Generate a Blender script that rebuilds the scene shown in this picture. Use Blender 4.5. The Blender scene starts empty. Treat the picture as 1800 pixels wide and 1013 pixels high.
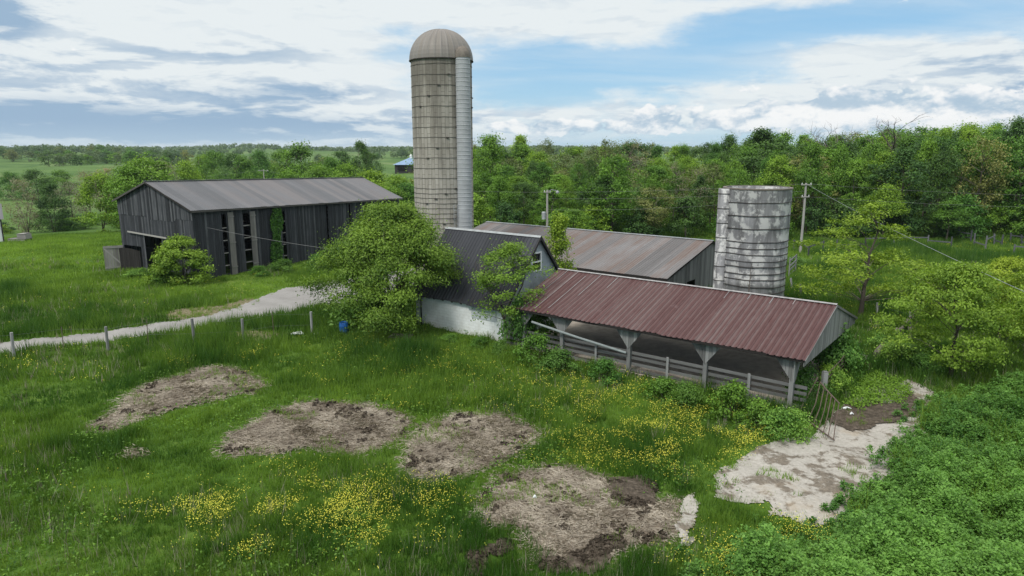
import bpy, math, random
import numpy as np
from mathutils import Vector

random.seed(7)
RNG = np.random.default_rng(7)
scene = bpy.context.scene
COL = scene.collection
R_ = math.radians
HAZE = .00009

# ------------------------------------------------------------------ camera
CAM_H, PITCH, FPX = 12.0, R_(11.5), 1200.0        # metres, drone tilt, focal length in photo pixels (1800 wide)
cam_d = bpy.data.cameras.new("camera")
cam_d.sensor_width = 36.0
cam_d.lens = 36.0 * FPX / 1800.0
cam_d.clip_start, cam_d.clip_end = 0.5, 20000.0
cam = bpy.data.objects.new("camera", cam_d)
COL.objects.link(cam)
cam.location = (0, 0, CAM_H)
cam.rotation_euler = (math.pi / 2 - PITCH, 0, 0)
scene.camera = cam

# ------------------------------------------------------------------ exposure
scene.view_settings.view_transform = 'Standard'
scene.view_settings.look = 'None'
scene.view_settings.exposure = 0.0
scene.view_settings.gamma = 1.0
scene.view_settings.use_curve_mapping = False
scene.cycles.use_denoising = True
scene.cycles.max_bounces = 6
scene.cycles.diffuse_bounces = 3
scene.cycles.transmission_bounces = 3
scene.cycles.transparent_max_bounces = 4
scene.cycles.volume_bounces = 0

# ------------------------------------------------------------------ node helpers
class G:
    def __init__(s, tree):
        s.t = tree
        s.t.nodes.clear()
    def n(s, typ, ins=None, out=0, **props):
        nd = s.t.nodes.new(typ)
        for k, v in props.items():
            setattr(nd, k, v)
        for k, v in (ins or {}).items():
            s.set(nd.inputs[k], v)
        s.last = nd
        return nd.outputs[out] if len(nd.outputs) else nd
    def set(s, sock, v):
        if isinstance(v, bpy.types.NodeSocket):
            s.t.links.new(v, sock)
        elif isinstance(v, (tuple, list)) and sock.type == 'RGBA' and len(v) == 3:
            sock.default_value = (*v, 1)
        else:
            sock.default_value = v
    def m(s, op, a, b=0.0, c=0.0, clamp=False):
        return s.n('ShaderNodeMath', {0: a, 1: b, 2: c}, operation=op, use_clamp=clamp)
    def noise(s, vec, scale, detail=4, rough=.55, dist=0.0, out=0):
        return s.n('ShaderNodeTexNoise', {'Vector': vec, 'Scale': scale, 'Detail': detail, 'Roughness': rough, 'Distortion': dist}, out=out)
    def map(s, vec, scale=(1, 1, 1), loc=(0, 0, 0), rot=(0, 0, 0)):
        return s.n('ShaderNodeMapping', {'Vector': vec, 'Scale': scale, 'Location': loc, 'Rotation': rot})
    def ramp(s, fac, stops, interp='LINEAR'):
        o = s.n('ShaderNodeValToRGB', {0: fac})
        cr = s.last.color_ramp
        cr.interpolation = interp
        while len(cr.elements) < len(stops):
            cr.elements.new(.5)
        for e, (p, c) in zip(cr.elements, stops):
            e.position = p
            c = (c, c, c) if isinstance(c, (int, float)) else c
            e.color = (*c, 1)
        return o
    def mix(s, f, a, b, blend='MIX'):
        return s.n('ShaderNodeMix', {0: f, 6: a, 7: b}, out=2, data_type='RGBA', blend_type=blend)
    def ss(s, x, lo, hi, a=0.0, b=1.0):
        return s.n('ShaderNodeMapRange', {0: x, 1: lo, 2: hi, 3: a, 4: b}, interpolation_type='SMOOTHSTEP')
    def lin(s, x, lo, hi, a=0.0, b=1.0):
        return s.n('ShaderNodeMapRange', {0: x, 1: lo, 2: hi, 3: a, 4: b})
    def xyz(s, x, y, z=0.0):
        return s.n('ShaderNodeCombineXYZ', {0: x, 1: y, 2: z})
    def sep(s, v):
        s.n('ShaderNodeSeparateXYZ', {0: v})
        return s.last.outputs

# ------------------------------------------------------------------ sun and sky
SUN_EL, SUN_AZ = R_(52), R_(-143)                  # azimuth from +Y (the view) towards +X; the sun stands left and behind
sd = Vector((math.sin(SUN_AZ) * math.cos(SUN_EL), math.cos(SUN_AZ) * math.cos(SUN_EL), math.sin(SUN_EL)))
sun_d = bpy.data.lights.new("sun", 'SUN')
sun_d.energy = 2.6
sun_d.angle = R_(11)
sun_d.color = (1.0, .955, .89)
sun = bpy.data.objects.new("sun", sun_d)
COL.objects.link(sun)
sun.location = (-40, -30, 60)
sun.rotation_euler = sd.to_track_quat('Z', 'Y').to_euler()

def azel(px, py):
    v, u = py - 506.5, px - 900
    f = FPX * math.cos(PITCH) - v * math.sin(PITCH)
    d = FPX * math.sin(PITCH) + v * math.cos(PITCH)
    return math.atan2(u, f), math.atan2(-d, math.hypot(u, f))

world = bpy.data.worlds.new("World")
scene.world = world
world.use_nodes = True
g = G(world.node_tree)
dirv = g.n('ShaderNodeTexCoord', out=0)
dx, dy, dz = g.sep(dirv)
sky = g.n('ShaderNodeTexSky', sky_type='NISHITA', sun_disc=False, sun_elevation=SUN_EL, sun_rotation=SUN_AZ,
          altitude=200, air_density=1.0, dust_density=.6, ozone_density=1.2)
az = g.m('ARCTAN2', dx, dy)
el = g.m('ARCSINE', dz)
zz = g.m('ADD', g.m('MAXIMUM', dz, 0.0), .07)
q = g.xyz(g.m('DIVIDE', dx, zz), g.m('DIVIDE', dy, zz))
def blob(px, py, sx, sy, amp):                     # a soft patch of sky, round a direction
    a0, e0 = azel(px, py)
    u = g.m('DIVIDE', g.m('SUBTRACT', az, a0), sx / 1200)
    w = g.m('DIVIDE', g.m('SUBTRACT', el, e0), sy / 1200)
    return g.m('MULTIPLY', g.m('EXPONENT', g.m('MULTIPLY', g.m('ADD', g.m('MULTIPLY', u, u), g.m('MULTIPLY', w, w)), -1.0)), amp)
def total(items):
    r = items[0]
    for i in items[1:]:
        r = g.m('ADD', r, i)
    return r
# high cloud sheet, streaked
qs = g.map(q, scale=(.26, .50, 1), rot=(0, 0, R_(-24)), loc=(3.1, 1.7, 0))
n1 = g.noise(qs, 1.0, 9, .6, .3)
ae = g.xyz(g.m('MULTIPLY', az, 4.6), g.m('MULTIPLY', el, 12.5))
n2 = g.noise(g.map(ae, loc=(2.3, 5.2, 0), rot=(0, 0, R_(8))), 1.5, 10, .60, .25)
n4 = g.noise(g.map(ae, scale=(3.2, 3.0, 1), loc=(1.7, .4, 0), rot=(0, 0, R_(8))), 1.6, 7, .62, .2)
cover = total([blob(130, 60, 560, 230, .25), blob(560, 20, 260, 56, .17), blob(1000, 18, 240, 46, .27), blob(1130, 70, 80, 40, .16), blob(1500, 97, 230, 36, .26),
               blob(1100, 200, 330, 26, .14), blob(1230, 158, 260, 12, .12), blob(1560, 160, 330, 30, .24), blob(1750, 200, 200, 80, .25), blob(1350, 5, 180, 13, .18),
               blob(400, 200, 460, 110, .24), blob(560, 85, 110, 60, .06),
               blob(930, 130, 170, 44, -.20), blob(1230, 108, 150, 36, -.24), blob(1560, 38, 260, 20, -.20), blob(700, 52, 90, 16, -.2), blob(690, 95, 70, 16, -.16),
               blob(930, 172, 190, 22, -.14), blob(690, 190, 60, 16, -.14), blob(1400, 146, 120, 13, -.16), blob(490, 118, 60, 10, -.08)])
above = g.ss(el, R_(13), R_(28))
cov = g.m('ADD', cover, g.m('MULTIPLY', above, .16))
nn = g.m('ADD', g.m('MULTIPLY', n1, .30), g.m('ADD', g.m('MULTIPLY', n2, .50), g.m('MULTIPLY', n4, .20)))
dens = g.ss(g.m('ADD', nn, cov), .48, .72)
thin = g.ss(g.m('ADD', n1, g.m('MULTIPLY', cov, .45)), .36, .70, 0.0, .55)
dens = g.m('MAXIMUM', dens, thin)
# shading of that sheet: bluish undersides, brighter puffs
n3 = g.noise(g.map(ae, scale=(.8, 1.3, 1), loc=(7, 1, 0)), 2.0, 9, .6, .25)
n3u = g.noise(g.map(ae, scale=(.8, 1.3, 1), loc=(7.02, 1.14, 0)), 2.0, 7, .6, .25)
puff = g.ss(g.m('SUBTRACT', n3, n3u), -.10, .12)
darkm = total([blob(330, 222, 430, 40, .54), blob(60, 200, 260, 60, .22), blob(470, 160, 150, 13, .26), blob(560, 162, 70, 11, .38), blob(370, 95, 170, 16, .24), blob(0, 20, 60, 50, .5),
               blob(1770, 170, 90, 70, .34), blob(1650, 112, 220, 11, .16), blob(1330, 150, 220, 9, .2), blob(820, 215, 140, 24, .16), blob(240, 120, 200, 20, .12)])
dark = g.ss(g.m('ADD', g.m('ADD', g.m('MULTIPLY', n3, .70), g.m('MULTIPLY', g.m('SUBTRACT', .5, puff), .42)), darkm), .40, .98)
ccol = g.mix(dark, (.81, .865, .885), (.335, .475, .635))
# cumulus bank along the horizon on the right
aw = g.xyz(g.m('MULTIPLY', az, 12.0), g.m('MULTIPLY', el, 21.0))
cuv = g.map(aw, loc=(1.4, .3, 0))
c1 = g.noise(cuv, 1.6, 9, .58, .1)
c1u = g.noise(g.map(aw, loc=(1.50, .58, 0)), 1.6, 7, .58, .1)
cmask = total([blob(1180, 222, 260, 20, .30), blob(1440, 192, 110, 30, .36), blob(1640, 200, 150, 44, .40), blob(930, 226, 150, 14, .24), blob(1150, 198, 40, 22, .2), blob(1285, 200, 60, 24, .16)])
cden = g.ss(g.m('ADD', c1, cmask), .70, .77)
cshade = g.ss(g.m('SUBTRACT', c1, c1u), -.14, .13)
cucol = g.mix(cshade, (.44, .575, .70), (.95, .96, .96))
skyc = g.mix(1.0, sky, (.118, .122, .132), 'MULTIPLY')
skyc = g.mix(.7, skyc, (.29, .56, .80))
hz = g.ss(el, R_(-1), R_(6.5), .70, 0.0)
skyc = g.mix(hz, skyc, (.53, .74, .86))
c = g.mix(dens, skyc, ccol)
c = g.mix(g.m('MULTIPLY', cden, .9), c, cucol)
low = g.ss(el, R_(.1), R_(2.2), .5, 0.0)
c = g.mix(low, c, (.52, .67, .78))
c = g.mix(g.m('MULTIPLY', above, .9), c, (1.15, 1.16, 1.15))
grd = g.ss(el, R_(-2), R_(-.3), 1.0, 0.0)
c = g.mix(grd, c, (.05, .09, .03))
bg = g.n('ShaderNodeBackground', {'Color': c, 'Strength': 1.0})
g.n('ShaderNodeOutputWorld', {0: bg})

# ------------------------------------------------------------------ materials
MATS = {}
def new_mat(name):
    m = bpy.data.materials.new(name)
    m.use_nodes = True
    MATS[name] = m
    return m, G(m.node_tree)
def finish(g, col, rough=.8, metal=0.0, spec=.3, bump=None, bstr=.3, bdist=.02):
    ins = {'Base Color': col, 'Roughness': rough, 'Metallic': metal, 'Specular IOR Level': spec}
    if bump is not None:
        ins['Normal'] = g.n('ShaderNodeBump', {'Height': bump, 'Strength': bstr, 'Distance': bdist})
    b = g.n('ShaderNodeBsdfPrincipled', ins)
    g.n('ShaderNodeOutputMaterial', {0: b})
def tint(g):
    return g.n('ShaderNodeAttribute', out=2, attribute_name='tint')
def uvn(g):
    return g.n('ShaderNodeTexCoord', out=2)
def objc(g):
    return g.n('ShaderNodeTexCoord', out=3)
def pos(g):
    return g.n('ShaderNodeNewGeometry', out=0)

def wood(name, dark, mid, light, warm=None):
    m, g = new_mat(name)
    uv, t = uvn(g), tint(g)
    gr = g.noise(g.map(uv, scale=(16, .7, 1)), 1.0, 6, .65)
    bl = g.noise(g.map(uv, scale=(1.4, .5, 1)), 1.0, 3, .6)
    f = g.m('ADD', g.m('MULTIPLY', gr, .5), g.m('ADD', g.m('MULTIPLY', t, .62), g.m('MULTIPLY', bl, .35)))
    c = g.ramp(f, [(.30, dark), (.68, mid), (1.0, light)])
    if warm:
        w = g.ss(g.noise(pos(g), .8, 4, .6), .5, .72)
        c = g.mix(g.m('MULTIPLY', w, .6), c, warm)
    finish(g, c, .85, spec=.2, bump=gr, bstr=.4, bdist=.02)
wood('barn_wood', (.016, .017, .019), (.046, .049, .056), (.145, .15, .16))
wood('pale_wood', (.085, .08, .075), (.19, .18, .17), (.33, .32, .30))
wood('grey_wood', (.06, .06, .06), (.155, .158, .155), (.28, .285, .28))
wood('dark_wood', (.012, .011, .010), (.035, .032, .03), (.09, .085, .08))
wood('bark', (.03, .025, .02), (.08, .068, .055), (.16, .14, .12))

def metal_roof(name, stops, stripe=1.0, stain=None, rough=.5, metal=.0, rustamt=0.0, rust=(.13, .04, .03), su=2.6, band=None):
    m, g = new_mat(name)
    uv, t = uvn(g), tint(g)
    u, v, _ = g.sep(uv)
    st = g.noise(g.map(uv, scale=(su, .09, 1)), 1.0, 5, .6)
    fine = g.noise(g.map(uv, scale=(7, 1.3, 1)), 1.0, 5, .65)
    f = g.m('ADD', g.m('MULTIPLY', st, .6 * stripe), g.m('ADD', g.m('MULTIPLY', t, .5 if not band else .16), g.m('MULTIPLY', fine, .3 if not band else .42)))
    if band:
        w = g.m('SINE', g.m('MULTIPLY', u, 2 * math.pi / band))
        f = g.m('ADD', g.m('SUBTRACT', f, .02), g.m('MULTIPLY', w, .13))
    c = g.ramp(f, stops)
    if rustamt:
        big = g.noise(g.map(uv, scale=(.35, .12, 1)), 1.0, 4, .6)
        r = g.ss(g.m('ADD', g.m('MULTIPLY', st, .55), g.m('ADD', g.m('MULTIPLY', big, .7), g.m('MULTIPLY', t, .25))), .66, .92)
        c = g.mix(g.m('MULTIPLY', r, rustamt), c, rust)
    if stain:
        w = g.ss(g.noise(uv, 1.1, 6, .7), .60, .72)
        c = g.mix(g.m('MULTIPLY', w, .35), c, stain)
    finish(g, c, rough, metal, spec=.35, bump=fine, bstr=.12, bdist=.01)
metal_roof('red_roof', [(.36, (.056, .021, .020)), (.52, (.086, .037, .036)), (.68, (.108, .068, .066)), (.88, (.15, .115, .11))], .9, stain=(.17, .125, .125), rough=.6, band=16.9 / 56)
metal_roof('barn_roof', [(.35, (.092, .096, .104)), (.65, (.124, .128, .139)), (.95, (.165, .169, .18))], .6, rustamt=.3, rust=(.15, .115, .10), rough=.55)
metal_roof('rusty_grey_roof', [(.35, (.075, .070, .070)), (.65, (.128, .123, .124)), (.95, (.205, .20, .203))], 1.3, rustamt=.75, rust=(.115, .068, .048), rough=.6, su=6.0)
metal_roof('black_roof', [(.35, (.015, .017, .021)), (.7, (.025, .028, .035)), (.98, (.043, .047, .056))], .8, rough=.5)

def plain(name, col, rough=.6, metal=0.0, var=.25, scale=3.0, spec=.3, dirt=None):
    m, g = new_mat(name)
    n = g.noise(objc(g), scale, 5, .65)
    k = g.lin(n, .25, .75, 1 - var, 1 + var)
    c = g.mix(1.0, (*col, 1), g.xyz(k, k, k), 'MULTIPLY')
    if dirt:
        d = g.ss(g.noise(objc(g), scale * .7, 7, .7), .5, .68)
        c = g.mix(g.m('MULTIPLY', d, .8), c, dirt)
    finish(g, c, rough, metal, spec, bump=n, bstr=.15, bdist=.01)
plain('ridge_metal', (.30, .295, .295), .6, .0, .4)
plain('dark_trim', (.035, .033, .033), .7)
plain('galvanised', (.31, .33, .34), .55, .1, .3, 2.0)
plain('chute_metal', (.335, .35, .365), .55, .0, .14, 1.3, dirt=(.30, .31, .32))
plain('pipe_metal', (.23, .26, .26), .5, .0, .2)
plain('rust_metal', (.115, .085, .07), .8, .0, .4, 8)
plain('hoop_metal', (.05, .045, .04), .8, .0, .3, 5)
plain('blue_plastic', (.015, .10, .36), .4, 0, .15, 3)
plain('white_plastic', (.72, .75, .76), .5, 0, .1)
plain('white_paint', (.72, .74, .74), .6, 0, .12, 2.0)
plain('shaded_gable', (.30, .345, .37), .75, 0, .2, 1.6, dirt=(.23, .26, .275))  # gable boards: bluish skylit shade put into the paint colour
plain('infill', (.42, .46, .48), .8, 0, .12, 4)
plain('dark_glass', (.012, .014, .013), .15, 0, .1)
plain('blue_roof', (.20, .30, .46), .5, 0, .12)
plain('hay', (.14, .105, .065), .95, 0, .35, 6)
plain('slab_stone', (.17, .15, .13), .9, 0, .3, 4)
plain('wire', (.16, .165, .165), .5, 0, .05)
plain('black_hole', (.006, .006, .006), .9, 0, .1)

# white painted block wall
m, g = new_mat('white_block')
uv = uvn(g)
n = g.noise(uv, 1.3, 6, .65)
z = g.sep(pos(g))[2]
bk = g.n('ShaderNodeTexBrick', {'Vector': uv, 'Color1': (1, 1, 1, 1), 'Color2': (.94, .94, .94, 1), 'Mortar': (.72, .72, .72, 1), 'Scale': 1.0, 'Mortar Size': .006, 'Brick Width': .4, 'Row Height': .2})
c = g.ramp(n, [(.3, (.64, .655, .64)), (.5, (.76, .79, .79)), (.7, (.82, .85, .86))])
c = g.mix(1.0, c, bk, 'MULTIPLY')
st = g.m('MULTIPLY', g.ss(g.m('ADD', z, g.m('MULTIPLY', g.noise(g.map(uv, scale=(1.6, .5, 1)), 1.0, 5, .6), 1.1)), 1.0, .1), .5)
c = g.mix(st, c, (.40, .34, .25))
finish(g, c, .8, spec=.2, bump=bk, bstr=.3, bdist=.01)

# tall silo: concrete staves with soot-dark streaks towards the top
m, g = new_mat('stave_concrete')
uv, p = uvn(g), pos(g)
z = g.sep(p)[2]
bk = g.n('ShaderNodeTexBrick', {'Vector': g.map(uv, rot=(0, 0, R_(90))), 'Color1': (.92, .92, .92, 1), 'Color2': (1, 1, 1, 1), 'Mortar': (.22, .21, .19, 1), 'Scale': 1.0,
        'Mortar Size': .012, 'Mortar Smooth': .4, 'Brick Width': .80, 'Row Height': .30, 'Bias': 0.0}, offset=.5)
n = g.noise(g.map(uv, scale=(2.4, .35, 1)), 1.0, 6, .65)
c = g.ramp(n, [(.3, (.27, .25, .215)), (.5, (.36, .338, .298)), (.7, (.44, .42, .375))])
c = g.mix(1.0, c, bk, 'MULTIPLY')
s1 = g.noise(g.map(uv, scale=(1.5, .10, 1), loc=(3, 0, 0)), 1.0, 6, .6)
hi = g.lin(z, 6.0, 19.0, -.10, .30)
s = g.ss(g.m('ADD', s1, hi), .44, .86)
c = g.mix(g.m('MULTIPLY', s, .74), c, (.10, .09, .075))
finish(g, c, .9, spec=.15, bump=bk, bstr=.35, bdist=.02)

# short silo: whitewash flaking off grey concrete
m, g = new_mat('flaking_concrete')
uv = uvn(g)
n = g.noise(g.map(uv, scale=(1.0, .8, 1)), 1.1, 9, .68, .2)
n2 = g.noise(g.map(uv, scale=(2.2, .35, 1), loc=(4, 2, 0)), 1.0, 6, .62)
n3 = g.noise(uv, 6.0, 5, .7)
bk = g.n('ShaderNodeTexBrick', {'Vector': g.map(uv, loc=(.2, .1, 0)), 'Color1': (.66, .66, .66, 1), 'Color2': (1, 1, 1, 1), 'Mortar': (.5, .5, .5, 1), 'Scale': 1.0, 'Mortar Size': .008, 'Brick Width': .62, 'Row Height': 1.02})
grey = g.ramp(n2, [(.3, (.14, .14, .14)), (.5, (.245, .248, .255)), (.72, (.35, .355, .365))])
grey = g.mix(.8, grey, bk, 'MULTIPLY')
f = g.ss(g.m('ADD', g.m('MULTIPLY', n, .85), g.m('ADD', g.m('MULTIPLY', n2, .22), g.m('MULTIPLY', n3, .10))), .565, .65)
c = g.mix(g.m('MULTIPLY', f, .85), grey, (.52, .525, .51))
dk = g.ss(g.noise(g.map(uv, scale=(1.8, .22, 1), loc=(9, 4, 0)), 1.0, 6, .65), .56, .74)
c = g.mix(g.m('MULTIPLY', dk, .5), c, (.10, .098, .095))
finish(g, c, .9, spec=.15, bump=f, bstr=.4, bdist=.02)

m, g = new_mat('dome_metal')
uv = uvn(g)
n = g.noise(g.map(uv, scale=(1.2, .4, 1)), 1.0, 5, .6)
c = g.mix(tint(g), g.ramp(n, [(.3, (.155, .142, .132)), (.7, (.25, .236, .222))]), (.20, .18, .16))
finish(g, c, .55, .0, .35)

# ground
def ground_mat():
    m, g = new_mat('ground_grass')
    p = pos(g)
    a = g.noise(p, .06, 5, .6)
    b = g.noise(p, .9, 5, .65)
    d = g.noise(p, 6.0, 4, .7)
    c = g.ramp(g.m('ADD', g.m('MULTIPLY', a, .5), g.m('ADD', g.m('MULTIPLY', b, .3), g.m('MULTIPLY', d, .3))),
               [(.38, (.030, .066, .010)), (.52, (.062, .128, .018)), (.66, (.115, .180, .030)), (.8, (.16, .18, .06))])
    far = g.noise(g.map(p, scale=(.008, .012, 1)), 1.0, 3, .5)
    y = g.n('ShaderNodeVectorMath', {0: p}, out=1, operation='LENGTH')
    c = g.mix(g.ss(y, 120, 260), c, g.ramp(far, [(.36, (.058, .118, .030)), (.55, (.10, .172, .046)), (.7, (.15, .195, .078))]))
    finish(g, c, .95, spec=.1, bump=d, bstr=.6, bdist=.08)
ground_mat()
m, g = new_mat('straw_ground')
p = pos(g)
b = g.noise(p, .9, 6, .65)
d = g.noise(p, 9.0, 6, .75)
c = g.ramp(d, [(.3, (.12, .09, .065)), (.5, (.26, .215, .165)), (.7, (.42, .36, .29))])
k = g.ss(b, .50, .64)
c = g.mix(g.m('MULTIPLY', k, .38), c, (.12, .09, .065))
finish(g, c, .95, spec=.1, bump=d, bstr=.9, bdist=.08)
m, g = new_mat('mud')
p = pos(g)
d = g.noise(p, 5.0, 7, .75)
c = g.ramp(d, [(.3, (.035, .028, .02)), (.52, (.105, .085, .065)), (.72, (.24, .20, .16))])
finish(g, c, .9, spec=.15, bump=d, bstr=1.0, bdist=.12)
m, g = new_mat('pad_concrete')
p = pos(g)
b = g.noise(p, .55, 8, .68, .3)
d = g.noise(p, 7.0, 6, .7)
e = g.noise(p, 2.2, 7, .7, .2)
c = g.ramp(d, [(.3, (.28, .265, .235)), (.6, (.40, .38, .345)), (.8, (.475, .455, .42))])
k = g.ss(g.m('ADD', g.m('MULTIPLY', b, .62), g.m('MULTIPLY', e, .43)), .515, .59)
c = g.mix(g.m('MULTIPLY', k, .9), c, g.ramp(d, [(.35, (.08, .066, .05)), (.65, (.19, .16, .125))]))
tan = g.ss(g.noise(p, .35, 4, .6), .54, .68)
c = g.mix(g.m('MULTIPLY', tan, .45), c, (.34, .27, .19))
finish(g, c, .9, spec=.15, bump=d, bstr=.3, bdist=.03)
m, g = new_mat('shed_floor')
p = pos(g)
d = g.noise(p, 2.0, 6, .65)
c = g.ramp(d, [(.3, (.30, .265, .225)), (.6, (.44, .395, .34)), (.8, (.52, .48, .42))])
finish(g, c, .9, spec=.15)
m, g = new_mat('gravel')
p = pos(g)
d = g.noise(p, 14.0, 5, .75)
b = g.noise(p, .5, 5, .6)
c = g.ramp(g.m('ADD', g.m('MULTIPLY', d, .5), g.m('MULTIPLY', b, .5)), [(.3, (.19, .182, .172)), (.5, (.275, .268, .258)), (.7, (.34, .333, .32))])
finish(g, c, .95, spec=.1, bump=d, bstr=.4, bdist=.03)
m, g = new_mat('worn_earth')
p = pos(g)
d = g.noise(p, 6.0, 6, .75)
c = g.ramp(d, [(.3, (.05, .075, .02)), (.5, (.16, .14, .08)), (.7, (.30, .27, .21))])
finish(g, c, .95, spec=.1, bump=d, bstr=.5, bdist=.05)

def leaf(name, dark, light, trans=.32, vary=.25):
    m, g = new_mat(name)
    t = tint(g)
    r = g.n('ShaderNodeObjectInfo', out=5)
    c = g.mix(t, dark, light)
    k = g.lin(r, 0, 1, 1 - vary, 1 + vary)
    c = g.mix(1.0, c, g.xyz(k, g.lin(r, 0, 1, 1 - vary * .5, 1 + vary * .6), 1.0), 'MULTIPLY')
    b = g.n('ShaderNodeBsdfPrincipled', {'Base Color': c, 'Roughness': .55, 'Specular IOR Level': .25})
    tr = g.n('ShaderNodeBsdfTranslucent', {'Color': g.mix(1.0, c, (1.25, 1.3, .6), 'MULTIPLY')})
    g.n('ShaderNodeOutputMaterial', {0: g.n('ShaderNodeMixShader', {0: trans, 1: b, 2: tr})})
leaf('leaf_bright', (.052, .120, .012), (.245, .41, .045), .28)
leaf('leaf_mid', (.030, .086, .014), (.150, .300, .040), .28)
leaf('leaf_dark', (.020, .055, .014), (.105, .205, .042), .26)
leaf('leaf_olive', (.070, .096, .028), (.27, .30, .11), .28)
leaf('leaf_brown', (.15, .135, .08), (.32, .29, .19))
leaf('leaf_yellow', (.095, .175, .014), (.31, .43, .050))
leaf('leaf_elder', (.034, .090, .013), (.205, .335, .046), .28)
leaf('leaf_far', (.070, .125, .060), (.16, .225, .11))  # far foliage: distance haze put into the colour, paler and bluer
leaf('leaf_weed', (.062, .160, .025), (.275, .455, .078))
leaf('leaf_deep', (.042, .115, .022), (.13, .25, .045))
leaf('grass_blade', (.038, .105, .014), (.235, .37, .050), .35, 0)
leaf('straw', (.135, .108, .08), (.47, .42, .345), .1, 0)
leaf('petal', (.62, .58, .05), (.80, .77, .12), .2, 0)

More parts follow.
